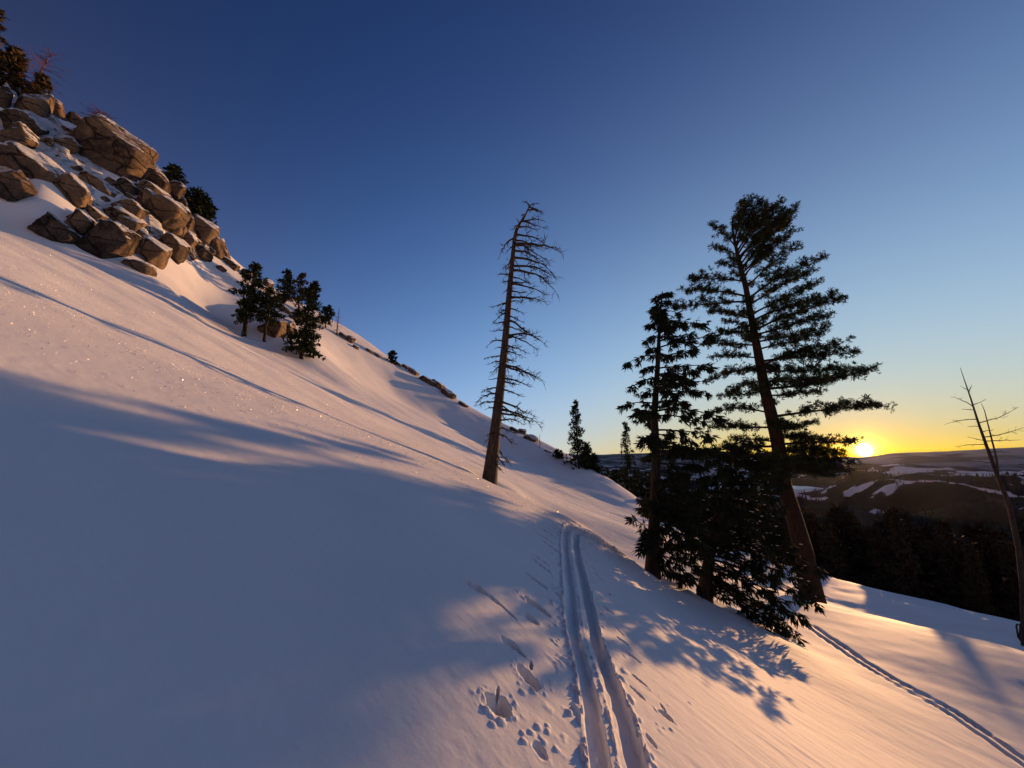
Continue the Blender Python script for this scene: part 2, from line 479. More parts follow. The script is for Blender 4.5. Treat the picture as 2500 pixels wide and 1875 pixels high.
snow = link('snow_slope', polar_sheet(), M_SNOW)
tag(snow, 'steep snow slope crossed by a ski track and long tree shadows', None, None, 'structure')

def crystals():
    """loose ice crystals on the crust, lying every way"""
    rng = np.random.default_rng(606)
    n = 46000
    px = rng.uniform(0, 2500, n * 2); r = 6.0 + 36.0 * rng.random(n * 2) ** 0.75
    az = rng.uniform(-62, 16, n * 2)
    x, y = r * np.sin(np.radians(az)), r * np.cos(np.radians(az))
    x, y, r = x[:n], y[:n], r[:n]
    z = height(x, y) + 0.004
    near = np.where(r < 32)[0]; z[near] += fine_noise(x[near], y[near])
    N_ = unit_(rng.normal(0, 1, (n, 3))); N_[:, 2] = np.abs(N_[:, 2])
    a = unit_(np.cross(N_, unit_(rng.normal(0, 1, (n, 3))))); b = np.cross(N_, a)
    s = (0.005 + 0.013 * rng.random(n) ** 2)[:, None]
    c = np.c_[x, y, z + 0.006]
    V = np.stack([c + a * s, c + b * s * .7, c - a * s, c - b * s * .7], 1).reshape(-1, 3)
    m, N, L, bs = new_mat('ice_crystal')
    bs.inputs['Specular IOR Level'].default_value = 1.0; bs.inputs['Roughness'].default_value = 0.27; bs.inputs['Base Color'].default_value = (0.86, 0.84, 0.82, 1)
    o = link('snow_crystals', mesh_from('snow_crystals', V, np.arange(n * 4).reshape(-1, 4)), m)
    tag(o, 'loose ice crystals glinting on the snow crust', None, None, 'stuff')
def unit_(v): return v / np.maximum(np.linalg.norm(v, axis=-1, keepdims=True), 1e-9)
crystals()

# ------------------------------------------------------------------ far country
LAKE = (2700 * math.sin(math.radians(33.6)), 2700 * math.cos(math.radians(33.6)), -172.0)
def far_height(az, r):
    """valley, wooded snow hills and the far range, by bearing (deg) and distance (m)"""
    lr = np.log(r)
    xs = np.log(np.array([170., 250, 450, 900, 1600, 2600, 3400, 4500, 6500, 9000, 10500, 14000]))
    ys = np.array([-66., -88, -120, -175, -205, -178, -135, -185, -120, 0, 0, -150])
    z = np.interp(lr, xs, ys)
    x = r * np.sin(np.radians(az)); y = r * np.cos(np.radians(az))
    amp = np.interp(lr, xs, [0, 6, 12, 25, 70, 120, 110, 80, 60, 0, 0, 0])
    n = fbm(x / 620, y / 620, 401, 6, 0.55)
    rid = 1 - 2 * np.abs(fbm(x / 1300 + 5, y / 1300, 431, 4, 0.5))
    z = z + amp * (n * 1.3 + (rid - 0.7) * 0.9)
    lx, ly = (x - LAKE[0]) / 420.0, (y - LAKE[1]) / 260.0
    z = z + (LAKE[2] - z) * (1 - sstep(0.6, 1.6, np.hypot(lx, ly)))
    # far range: skyline by bearing
    sky_el = np.interp(az, [-30, 10, 20, 30, 36, 40, 43, 46, 50, 54, 58, 65, 90], [0.5, 0.5, 0.75, 0.6, 0.30, 0.12, 0.15, 0.45, 0.75, 1.0, 0.95, 0.9, 0.9])
    sky_el = sky_el + 0.22 * fbm(az * 0.35, az * 0 + 2.2, 451, 4, 0.5)
    top = np.tan(np.radians(sky_el)) * 9600
    w = np.exp(-((r - 9600) / 1700.0) ** 2)
    rough = 140 * (1 - w) * fbm(x / 1500, y / 1500, 461, 4) * sstep(5500, 7000, r)
    zr = top * w - 150 * (1 - w) + rough
    z = z + (np.maximum(zr, z) - z) * sstep(5200, 7200, r)
    return z
def forest_mask(x, y):
    r = np.hypot(x, y)
    rd = 1 - 2 * np.abs(fbm(x / 520 + 0.45 * y / 520, y / 780, 541, 4, 0.55))
    m = (0.74 - rd) * 1.0 + 1.0 * fbm(x / 230 + 3.1, y / 230, 511, 5, 0.66) + 0.0
    m = m - 0.8 * (1 - sstep(0.7, 1.3, np.hypot((x - LAKE[0]) / 330.0, (y - LAKE[1]) / 210.0)))
    return m + 0.9 * (1 - sstep(1700, 2300, r)) + 0.16 * sstep(4200, 5600, r)
def far_sheet(name, r0, r1, nr, azs):
    r = np.exp(np.linspace(math.log(r0), math.log(r1), nr))
    A, R = np.meshgrid(azs, r)
    Z = far_height(A, R)
    V = np.stack([R * np.sin(np.radians(A)), R * np.cos(np.radians(A)), Z], -1).reshape(-1, 3)
    Q = grid_faces(nr, len(azs))
    me = mesh_from(name, V, Q[:, ::-1], None, True)
    at = me.attributes.new('forest', 'FLOAT', 'POINT')
    at.data.foreach_set('value', forest_mask(V[:, 0], V[:, 1]).astype(np.float32))
    return me
def hills_material():
    m, N, L, b = new_mat('wooded_snow_hills')
    tc = nd(N, 'ShaderNodeTexCoord')
    at = nd(N, 'ShaderNodeAttribute'); at.attribute_name = 'forest'
    n2 = nd(N, 'ShaderNodeTexNoise', Scale=0.035, Detail=4.0, Roughness=0.7)
    L.new(tc.outputs['Object'], n2.inputs['Vector'])
    ad = nd(N, 'ShaderNodeMath', operation='MULTIPLY_ADD'); ad.inputs[1].default_value = 0.35
    L.new(n2.outputs['Fac'], ad.inputs[0]); L.new(at.outputs['Fac'], ad.inputs[2])
    cr = nd(N, 'ShaderNodeValToRGB')
    e = cr.color_ramp.elements
    e[0].position = 0.20; e[0].color = (0.62, 0.62, 0.65, 1)
    e[1].position = 0.27; e[1].color = (0.018, 0.020, 0.016, 1)
    L.new(ad.outputs[0], cr.inputs['Fac'])
    L.new(cr.outputs['Color'], b.inputs['Base Color'])
    b.inputs['Roughness'].default_value = 0.9
    b.inputs['Specular IOR Level'].default_value = 0.1
    return m
M_HILLS = hills_material()
M_RANGE, N_, L_, b_ = new_mat('far_range')
_tc = nd(N_, 'ShaderNodeTexCoord'); _n = nd(N_, 'ShaderNodeTexNoise', Scale=0.0012, Detail=8.0, Roughness=0.6)
L_.new(_tc.outputs['Object'], _n.inputs['Vector'])
_cr = nd(N_, 'ShaderNodeValToRGB'); _cr.color_ramp.elements[0].position = 0.46; _cr.color_ramp.elements[0].color = (0.22, 0.22, 0.25, 1)
_cr.color_ramp.elements[1].position = 0.56; _cr.color_ramp.elements[1].color = (0.03, 0.03, 0.035, 1)
L_.new(_n.outputs['Fac'], _cr.inputs['Fac']); L_.new(_cr.outputs['Color'], b_.inputs['Base Color']); b_.inputs['Roughness'].default_value = 0.95
_az = np.concatenate([np.arange(-180, -5, 5.0), np.arange(-5, 75, 0.2), np.arange(75, 181, 5.0)])
hills = tag(link('hills', far_sheet('hills', 178, 6300, 260, _az), M_HILLS), 'snow hills patched with dark forest across the valley', None, None, 'structure')
rng_o = tag(link('mountains', far_sheet('mountains', 6250, 14000, 90, _az), M_RANGE), 'long dark mountain range on the horizon under the sun', None, None, 'structure')

def lake():
    th = np.linspace(0, 2 * np.pi, 48, endpoint=False)
    k = 1 + 0.18 * np.sin(3 * th + 1) + 0.1 * np.sin(5 * th)
    V = np.c_[LAKE[0] + 250 * k * np.cos(th), LAKE[1] + 150 * k * np.sin(th), np.full(48, LAKE[2] + 0.6)]
    V = np.r_[V, [[LAKE[0], LAKE[1], LAKE[2] + 0.6]]]
    m, N, L, b = new_mat('lake_ice'); b.inputs['Base Color'].default_value = (0.55, 0.58, 0.62, 1); b.inputs['Roughness'].default_value = 0.35
    o = link('frozen_lake', mesh_from('frozen_lake', V, None, [(i, (i + 1) % 48, 48) for i in range(48)]), m)
    tag(o, 'small pale frozen lake in the valley', None, None, 'structure')
lake()

# ------------------------------------------------------------------ trees
def bark_material(name, dark, light, scale=(9, 9, 1.6), rough=0.9, bump=0.5):
    m, N, L, b = new_mat(name)
    tc = nd(N, 'ShaderNodeTexCoord')
    mp = nd(N, 'ShaderNodeMapping'); mp.inputs['Scale'].default_value = scale
    L.new(tc.outputs['Object'], mp.inputs['Vector'])
    n1 = nd(N, 'ShaderNodeTexNoise', Scale=2.0, Detail=7.0, Roughness=0.65)
    L.new(mp.outputs['Vector'], n1.inputs['Vector'])
    cr = nd(N, 'ShaderNodeValToRGB')
    cr.color_ramp.elements[0].position = 0.36; cr.color_ramp.elements[0].color = dark + (1,)
    cr.color_ramp.elements[1].position = 0.66; cr.color_ramp.elements[1].color = light + (1,)
    L.new(n1.outputs['Fac'], cr.inputs['Fac']); L.new(cr.outputs['Color'], b.inputs['Base Color'])
    b.inputs['Roughness'].default_value = rough; b.inputs['Specular IOR Level'].default_value = 0.2
    bp = nd(N, 'ShaderNodeBump', Strength=bump, Distance=0.04)
    L.new(n1.outputs['Fac'], bp.inputs['Height']); L.new(bp.outputs['Normal'], b.inputs['Normal'])
    return m
def needle_material(name, c0, c1):
    m, N, L, b = new_mat(name)
    tc = nd(N, 'ShaderNodeTexCoord'); n1 = nd(N, 'ShaderNodeTexNoise', Scale=1.4, Detail=4.0)
    L.new(tc.outputs['Object'], n1.inputs['Vector'])
    cr = nd(N, 'ShaderNodeValToRGB')
    cr.color_ramp.elements[0].position = 0.35; cr.color_ramp.elements[0].color = c0 + (1,)
    cr.color_ramp.elements[1].position = 0.65; cr.color_ramp.elements[1].color = c1 + (1,)
    L.new(n1.outputs['Fac'], cr.inputs['Fac']); L.new(cr.outputs['Color'], b.inputs['Base Color'])
    b.inputs['Roughness'].default_value = 0.8; b.inputs['Specular IOR Level'].default_value = 0.08
    return m
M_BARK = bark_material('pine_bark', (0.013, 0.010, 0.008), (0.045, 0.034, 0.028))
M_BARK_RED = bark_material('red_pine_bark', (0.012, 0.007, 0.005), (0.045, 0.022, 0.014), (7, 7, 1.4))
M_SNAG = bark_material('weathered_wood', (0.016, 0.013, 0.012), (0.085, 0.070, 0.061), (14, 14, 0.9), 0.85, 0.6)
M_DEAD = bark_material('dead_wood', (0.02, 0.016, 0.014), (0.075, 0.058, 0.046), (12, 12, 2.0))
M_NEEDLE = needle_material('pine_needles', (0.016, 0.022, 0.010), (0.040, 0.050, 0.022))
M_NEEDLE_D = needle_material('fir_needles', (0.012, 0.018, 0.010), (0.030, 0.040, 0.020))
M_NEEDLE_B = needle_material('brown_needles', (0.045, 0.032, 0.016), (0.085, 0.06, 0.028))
M_NEEDLE_F = needle_material('forest_needles', (0.034, 0.028, 0.017), (0.075, 0.058, 0.034))  # lighter, browner needles: the brown of the sun's flare put into their colour
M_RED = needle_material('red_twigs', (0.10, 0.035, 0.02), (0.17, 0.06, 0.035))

def unit(v):
    v = np.asarray(v, float)
    return v / np.maximum(np.linalg.norm(v, axis=-1, keepdims=True), 1e-9)
def tube(path, rad, sides=6, cap=True):
    p = np.asarray(path, float); n = len(p); rad = np.asarray(rad, float)
    t = unit(np.gradient(p, axis=0))
    ref = np.array((0, 0, 1.0)) if abs(t[:, 2]).mean() < 0.8 else np.array((1.0, 0, 0))
    a = unit(np.cross(t, ref)); b = np.cross(t, a)
    th = np.arange(sides) / sides * 2 * np.pi
    V = p[:, None] + rad[:, None, None] * (np.cos(th)[None, :, None] * a[:, None] + np.sin(th)[None, :, None] * b[:, None])
    V = V.reshape(-1, 3)
    Q = grid_faces(n, sides, True)
    return V, Q
class Acc:
    def __init__(s): s.V = []; s.Q = []; s.T = []; s.n = 0
    def add(s, V, Q=None, T=None):
        V = np.asarray(V, float).reshape(-1, 3)
        if Q is not None and len(Q): s.Q.append(np.asarray(Q) + s.n)
        if T is not None and len(T): s.T.append(np.asarray(T) + s.n)
        s.V.append(V); s.n += len(V)
    def mesh(s, name, smooth=False):
        return mesh_from(name, np.concatenate(s.V), np.concatenate(s.Q) if s.Q else None, np.concatenate(s.T) if s.T else None, smooth)
def curve(S, E, n, sag, rng, wig=0.03):
    """limb from S to E: sag < 0 hangs in the middle, > 0 arches up"""
    S = np.asarray(S, float); E = np.asarray(E, float)
    u = np.linspace(0, 1, n)[:, None]
    L = np.linalg.norm(E - S)
    p = S * (1 - u) + E * u
    p[:, 2] += sag * L * (4 * u * (1 - u))[:, 0]
    w = rng.normal(0, wig * L, (n, 3)); w[0] = 0; w[-1] *= 0.3
    w = np.cumsum(w, 0) * 0.35 * np.sin(np.pi * np.linspace(0, 1, n))[:, None]
    return p + w
def blades(rng, C, A, size, k, spread, width, droop=0.0):
    """k flat needle sprays per tuft around its axis"""
    n = len(C)
    if n == 0: return np.zeros((0, 3)), np.zeros((0, 4), int)
    r = unit(rng.normal(0, 1, (n, k, 3)))
    d = unit(A[:, None] * (1 - spread * 0.55) + r * spread + np.array((0, 0, -droop)))
    ln = size[:, None] * rng.uniform(0.6, 1.15, (n, k))
    s = unit(np.cross(d, unit(rng.normal(0, 1, (n, k, 3)))))
    w = (width * rng.uniform(0.7, 1.2, (n, k)))[..., None] * size[:, None, None] * 0.5
    c0 = C[:, None] + d * 0.0
    mid = C[:, None] + d * (ln * 0.55)[..., None]
    tip = C[:, None] + d * ln[..., None]
    V = np.stack([c0, mid + s * w, tip, mid - s * w], 2).reshape(-1, 3)
    Q = np.arange(n * k * 4).reshape(-1, 4)
    return V, Q
def dress_limb(rng, path, st, fol, wood):
    """twigs and needle tufts along one limb; st holds the habit"""
    n = len(path); seg = np.diff(path, axis=0); L = np.linalg.norm(seg, axis=1).sum()
    tw = max(3, int(L / st['gap']))
    us = np.linspace(st['bare'], 1.0, tw) + rng.normal(0, 0.3 / tw, tw)
    C, A = [], []
    for i, u in enumerate(np.clip(us, 0.02, 0.995)):
        f = u * (n - 1); j = int(min(f, n - 2)); p = path[j] + (path[j + 1] - path[j]) * (f - j)
        t = unit(path[j + 1] - path[j])
        side = np.cross(t, (0, 0, 1.0)); side = side / max(np.linalg.norm(side), 1e-6)
        for sg in (-1, 1):
            if rng.random() < 0.12: continue
            tl = st['twig'] * L * (1.05 - u * 0.75) * rng.uniform(0.5, 1.15) * min(1.0, 0.35 + 2.2 * (u - st['bare'] + 0.1))
            tl = min(tl, st.get('twmax', 1.3))
            d = unit(t * rng.uniform(0.5, 1.0) + side * sg * rng.uniform(0.5, 1.1) + np.array((0, 0, st['lift'] + rng.normal(0, 0.22))))
            e = p + d * tl; e[2] -= st['hang'] * tl
            m = max(2, int(tl / st['step']))
            q = p + (e - p) * np.linspace(0.25, 1, m)[:, None]
            C.append(q); A.append(np.repeat(unit(d + np.array((0, 0, -st['hang'])))[None], m, 0))
            if wood is not None and tl > 0.18:
                wood.add(*tube(np.array([p, (p + e) / 2 + (0, 0, 0.03 * tl), e]), (0.010, 0.007, 0.003), 3))
        C.append(p[None]); A.append(t[None])
    C = np.concatenate(C); A = np.concatenate(A)
    if 'clump' in st:       # tufts gather in knots with gaps between
        m = max(3, int(L * st['clump'])); K = C[rng.integers(0, len(C), m)]
        j = ((C[:, None] - K[None]) ** 2).sum(-1).argmin(1)
        C = C + (K[j] - C) * st.get('pull', 0.5)
    C = C + rng.normal(0, st['jit'], C.shape)
    size = st['size'] * rng.uniform(0.7, 1.25, len(C))
    V, Q = blades(rng, C, A, size, st['k'], st['spread'], st['width'], st['droop'])
    fol.add(V, Q)
PINE = dict(gap=0.135, bare=0.16, twig=0.42, twmax=1.25, lift=0.20, hang=0.05, step=0.14, jit=0.08, size=0.20, k=13, spread=0.85, width=0.17, droop=-0.12, clump=7.5, pull=0.52)
DROOP = dict(gap=0.17, bare=0.16, twig=0.33, twmax=0.75, lift=0.02, hang=0.30, step=0.16, jit=0.04, size=0.22, k=12, spread=0.62, width=0.16, droop=0.45, clump=7.0, pull=0.55)
SKIRT = dict(gap=0.215, bare=0.10, twig=0.34, twmax=0.8, lift=-0.05, hang=0.30, step=0.19, jit=0.05, size=0.22, k=11, spread=0.62, width=0.16, droop=0.35, clump=6.0, pull=0.6)

class Stand:
    """a tree standing at a base point; u() turns photo pixels into points of its upright plane"""
    def __init__(s, name, label, cat, base, group=None):
        s.base = np.asarray(base, float)
        s.root = link(name, None, None, None, tuple(s.base))
        s.root.empty_display_size = 0.3
        tag(s.root, label, cat, group)
        s.h2 = s.base[0] ** 2 + s.base[1] ** 2
        s.view = np.array((s.base[0], s.base[1], 0.0)) / math.sqrt(s.h2)
    def u(s, px, py, depth=0.0):
        d = ray(px, py)
        t = s.h2 / (d[0] * s.base[0] + d[1] * s.base[1])
        return d * t * (1 + depth / math.sqrt(s.h2)) - s.base
    def part(s, name, acc, mat, parent=None, smooth=True):
        return link(name, acc.mesh(name, smooth), mat, parent or s.root)
def resample(P_, n):
    P_ = np.asarray(P_, float); d = np.r_[0, np.cumsum(np.linalg.norm(np.diff(P_, axis=0), axis=1))]
    u = np.linspace(0, d[-1], n)
    return np.stack([np.interp(u, d, P_[:, i]) for i in range(P_.shape[1])], -1)
def trunk_mesh(path, rad, rng, n=40, sides=14, flare=0.35, wob=0.05, down=0.6):
    pr = resample(np.c_[path, rad], n)
    p, r = pr[:, :3], pr[:, 3]
    p = p.copy(); p[1:-1] += np.cumsum(rng.normal(0, wob * 0.02, (n - 2, 3)), 0) * 0.3
    z = np.linalg.norm(p - p[0], axis=1)
    r = r * (1 + flare * np.exp(-z / (2.2 * r[0])))
    p = np.r_[[p[0] - (0, 0, down)], p]; r = np.r_[r[0] * 1.1, r]
    V, Q = tube(p, r, sides)
    th = np.tile(np.arange(sides), len(p)); row = np.repeat(np.arange(len(p)), sides)
    c = np.repeat(p, sides, 0)
    f = 1 + wob * (rng.uniform(-1, 1, sides)[th] + 0.7 * vnoise(th * 1.7, row * 0.6, 5))
    a = Acc(); a.add(c + (V - c) * f[:, None], Q)
    a.add(np.array([p[-1]]))
    m = len(p) * sides
    T = [(m - sides + i, m - sides + (i + 1) % sides, m) for i in range(sides)]
    a.T.append(np.array(T))
    return a
def radius_px(w, t): return w / FOC * t * 0.5

def snow_bits(rng, path, n, size):
    """little pads of snow resting on a limb"""
    a = Acc()
    oct_ = np.array([(1, 0, 0), (.3, .95, 0), (-.8, .6, 0), (-.8, -.6, 0), (.3, -.95, 0), (0, 0, .45), (0, 0, -.25)])
    T = [(i, (i + 1) % 5, 5) for i in range(5)] + [((i + 1) % 5, i, 6) for i in range(5)]
    for k in range(n):
        f = rng.uniform(0.2, 0.98) * (len(path) - 1); j = int(min(f, len(path) - 2))
        p = path[j] + (path[j + 1] - path[j]) * (f - j) + np.array((rng.normal(0, .12), rng.normal(0, .12), rng.uniform(0.0, 0.06)))
        s = size * rng.uniform(.5, 1.2)
        an = rng.uniform(0, 6.28); R = np.array(((math.cos(an), -math.sin(an), 0), (math.sin(an), math.cos(an), 0), (0, 0, 1)))
        a.add((oct_ * (s, s * .6, s * .7)) @ R.T + p, None, T)
    return a
def build_limb(st, rng, S, E, r0, habit, sag, bark, needles, n=9, dead=False, snowy=0):
    path = curve(S, E, n, sag, rng, 0.025)
    wood, fol = Acc(), Acc()
    wood.add(*tube(path, np.linspace(r0, 0.008, n), 5))
    if not dead: dress_limb(rng, path, habit, fol, wood)
    b = st.part('branch', wood, bark)
    if fol.n: link('foliage', fol.mesh('foliage'), needles, b)
    if snowy: link('snow_pads', snow_bits(rng, path, snowy, 0.05).mesh('snow_pads'), M_SNOW, b)['kind'] = 'stuff'
    return b
def on_path(path, z):
    """trunk point at height z"""
    zz = path[:, 2]
    return np.array([np.interp(z, zz, path[:, i]) for i in range(3)])

# ---- the big pine -------------------------------------------------
def big_pine():
    rng = np.random.default_rng(5)
    g = P(1985, 1466, 18.2)
    st = Stand('pine_tree', 'tallest dark pine with thick trunk and wind-swept branches beside the setting sun', 'tree', (g[0], g[1], zat(g[0], g[1]) - 0.05))
    t0 = g @ np.array((0, CP, SP))
    tr = [(1985, 1468, 62), (1961, 1346, 52), (1934, 1248, 46), (1914, 1185, 43), (1899, 1079, 40), (1880, 1000, 36), (1868, 955, 33), (1852, 869, 28), (1836, 783, 22), (1821, 701, 18), (1805, 638, 14), (1793, 587, 10), (1786, 545, 5), (1792, 520, 2)]
    path = np.array([st.u(x, y) for x, y, w in tr]); rad = np.array([radius_px(w, t0 * 0.78) for _, _, w in tr])
    path[0] = 0
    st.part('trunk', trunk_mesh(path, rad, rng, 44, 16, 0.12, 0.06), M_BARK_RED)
    R = [(565, 1812, 492, .1), (575, 1855, 492, .1), (592, 1888, 508, .1), (608, 1925, 528, .08), (628, 1905, 540, .06), (650, 1938, 566, .05), (560, 1836, 488, .1), (580, 1872, 497, .1), (600, 1905, 496, .1), (615, 1940, 512, .1), (640, 1925, 545, .08), (660, 1915, 575, .05), (690, 1946, 603, .06), (720, 2008, 628, .07), (735, 1981, 665, .04), (760, 2000, 690, .02), (775, 2022, 722, .03), (800, 2055, 732, .04), (812, 2024, 771, .0), (830, 2018, 796, .0), (850, 2005, 815, .02), (880, 2085, 862, .03), (890, 2055, 838, .03), (905, 2067, 902, .0), (930, 2020, 925, -.02), (948, 2130, 902, -.05), (965, 2000, 955, -.02), (1018, 2142, 990, .02), (1050, 1993, 1032, .0), (1086, 2085, 1077, .03), (1100, 2030, 1110, -.02), (1120, 2075, 1128, .02), (1135, 2045, 1150, .02), (1150, 2030, 1160, .02), (1100, 2060, 1108, .02), (1110, 1990, 1125, .02), (1125, 2065, 1146, .02), (1140, 2000, 1152, .02), (1095, 2010, 1098, .03)]
    Lf = [(580, 1738, 545, .06), (602, 1742, 603, .05), (640, 1755, 642, .05), (672, 1678, 682, .06), (712, 1674, 712, .05), (726, 1652, 750, .04), (770, 1735, 762, .03), (790, 1765, 785, .02), (800, 1727, 832, .05), (838, 1722, 842, .03), (870, 1742, 872, .02), (905, 1727, 932, .10), (925, 1762, 966, .02), (955, 1772, 965, .0), (1008, 1737, 1010, .06), (1045, 1745, 1042, .03), (1080, 1790, 1072, .02), (1088, 1722, 1102, .0), (1130, 1800, 1112, .0), (1160, 1765, 1172, .0), (1200, 1795, 1216, -.02)]
    for y, ex, ey, sag in R + Lf:
        S = on_path(path, st.u(1880, y)[2])
        dep = rng.uniform(-1.1, 1.1)
        E = st.u(ex, ey, dep)
        L = np.linalg.norm(E - S)
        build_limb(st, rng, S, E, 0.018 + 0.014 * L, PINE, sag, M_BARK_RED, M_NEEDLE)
    for i in range(36):      # limbs pointing away from and towards the viewer
        y = rng.uniform(570, 1130) if i < 26 else rng.uniform(1120, 1215)
        S = on_path(path, st.u(1880, y)[2])
        L = (0.7 + 2.6 * (y - 540) / 600) * rng.uniform(0.6, 1.0)
        a = rng.choice((-1, 1)) * math.radians(rng.uniform(55, 125) if i < 26 else rng.uniform(95, 150))
        right = np.cross(st.view, (0, 0, 1.0))
        E = S + (math.cos(a) * right * 1.0 + math.sin(a) * st.view) * L + np.array((0, 0, rng.uniform(-0.05, 0.25) * L))
        build_limb(st, rng, S, E, 0.018 + 0.014 * L, PINE, 0.03, M_BARK_RED, M_NEEDLE)
    # bare broken stubs low on the trunk
    for S, pts in (((1940, 1250), ((1965, 1248), (1995, 1250), (2005, 1258), (2030, 1268))), ((1935, 1235), ((1920, 1240), (1902, 1252))), ((1945, 1262), ((1950, 1275), (1962, 1287))), ((1955, 1330), ((1925, 1322), (1905, 1335), (1898, 1360)))):
        p = np.array([st.u(*S, -0.2)] + [st.u(x, y, -0.45) for x, y in pts])
        a = Acc(); p = resample(p, 8); a.add(*tube(p, np.linspace(0.035, 0.008, 8), 5))
        if len(pts) < 4:
            for k in range(4):
                q = p[-3] + rng.normal(0, 0.02, 3); e = q + np.array((rng.uniform(-.25, .25), rng.uniform(-.1, .1), rng.uniform(-.3, .05)))
                a.add(*tube(np.array([q, (q + e) / 2 + rng.normal(0, .02, 3), e]), (0.012, 0.009, 0.004), 4))
        o = st.part('branch', a, M_DEAD); o['label'] = 'bare broken branch'
    return st
big_pine()

# ---- the slimmer pine with hanging needles ------------------------
def mid_pine():
    rng = np.random.default_rng(8)
    g = P(1592, 1404, 10.1); z = zat(g[0], g[1])
    st = Stand('pine_tree', 'slimmer dark pine with drooping tufts, left of the tallest pine above the small leaning fir', 'tree', (g[0], g[1], z - 0.05))
    t0 = 10.1
    tr = [(1592, 1404, 40), (1595, 1330, 34), (1598, 1250, 29), (1601, 1150, 25), (1599, 1060, 22), (1597, 1010, 19), (1605, 900, 14), (1610, 800, 9), (1614, 740, 5), (1617, 712, 3)]
    path = np.array([st.u(x, y) for x, y, w in tr]); rad = np.array([radius_px(w, t0) * 0.92 for _, _, w in tr]); path[0] = 0
    st.part('trunk', trunk_mesh(path, rad, rng, 36, 12, 0.15, 0.06), M_BARK)
    R = [(722, 1632, 716, .05), (738, 1648, 742, .06), (760, 1655, 765, .06), (790, 1665, 790, .06), (815, 1715, 790, .08), (835, 1690, 815, .05), (850, 1731, 822, .05), (875, 1700, 850, .04), (900, 1731, 892, .02), (915, 1695, 905, .02), (935, 1700, 925, .02), (960, 1719, 958, .04), (985, 1680, 985, .03), (1005, 1754, 1016, .08), (1015, 1715, 1030, .05), (1050, 1731, 1062, .05), (1060, 1690, 1080, .03), (1092, 1760, 1105, .05), (1100, 1720, 1120, .05), (1130, 1750, 1150, .02), (1150, 1720, 1165, .0), (1180, 1760, 1200, .0), (1200, 1710, 1225, .0), (1230, 1700, 1255, .03), (1255, 1732, 1315, .03), (1270, 1690, 1300, .03), (1290, 1728, 1350, .02), (1310, 1690, 1360, .02), (1330, 1720, 1400, .02), (1345, 1680, 1400, .02), (1365, 1705, 1432, .02), (1370, 1655, 1415, .02)]
    Lf = [(722, 1604, 726, .05), (740, 1598, 752, .05), (765, 1594, 768, .05), (790, 1568, 800, .08), (820, 1578, 830, .05), (850, 1575, 862, .05), (870, 1535, 885, .12), (895, 1572, 900, .05), (925, 1548, 942, .08), (950, 1570, 962, .05), (985, 1518, 990, .08), (1008, 1555, 1002, .08), (1025, 1585, 1040, .03)]
    for y, ex, ey, sag in R + Lf:
        S = on_path(path, st.u(1600, y)[2])
        E = st.u(ex, ey, rng.uniform(-0.7, 0.7))
        L = np.linalg.norm(E - S)
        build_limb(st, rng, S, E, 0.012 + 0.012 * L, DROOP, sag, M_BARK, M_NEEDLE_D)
    for i in range(34):
        y = rng.uniform(735, 1360)
        if 1010 < y < 1100 and rng.random() < 0.4: continue
        S = on_path(path, st.u(1600, y)[2])
        L = (0.35 + 1.5 * min(1, (y - 700) / 330)) * rng.uniform(0.6, 1.0)
        a = rng.choice((-1, 1)) * math.radians(rng.uniform(40, 110))
        right = np.cross(st.view, (0, 0, 1.0))
        E = S + (math.cos(a) * right * 1.0 + math.sin(a) * st.view) * L + np.array((0, 0, rng.uniform(-0.3, 0.1) * L))
        build_limb(st, rng, S, E, 0.012 + 0.012 * L, DROOP, 0.04, M_BARK, M_NEEDLE_D)
    # small live sprig and bare twigs on the uphill side
    for y, ex, ey in ((1300, 1550, 1265), (1310, 1560, 1305), (1335, 1585, 1335)):
        S = on_path(path, st.u(1590, y)[2]); build_limb(st, rng, S, st.u(ex, ey, -0.2), 0.015, DROOP, -0.06, M_BARK, M_NEEDLE_D)
    for y, ex, ey in ((1120, 1548, 1105), (1135, 1562, 1128), (1160, 1572, 1160), (1235, 1565, 1222), (1360, 1560, 1340)):
        S = on_path(path, st.u(1595, y)[2]); p = curve(S, st.u(ex, ey, -0.1), 7, -0.1, rng, 0.05)
        a = Acc(); a.add(*tube(p, np.linspace(0.014, 0.004, 7), 4))
        for k in range(5):
            q = p[rng.integers(2, 6)]; e = q + rng.normal(0, 0.12, 3); a.add(*tube(np.array([q, (q + e) / 2, e]), (0.006, 0.005, 0.003), 3))
        st.part('branch', a, M_DEAD)
    return st
mid_pine()

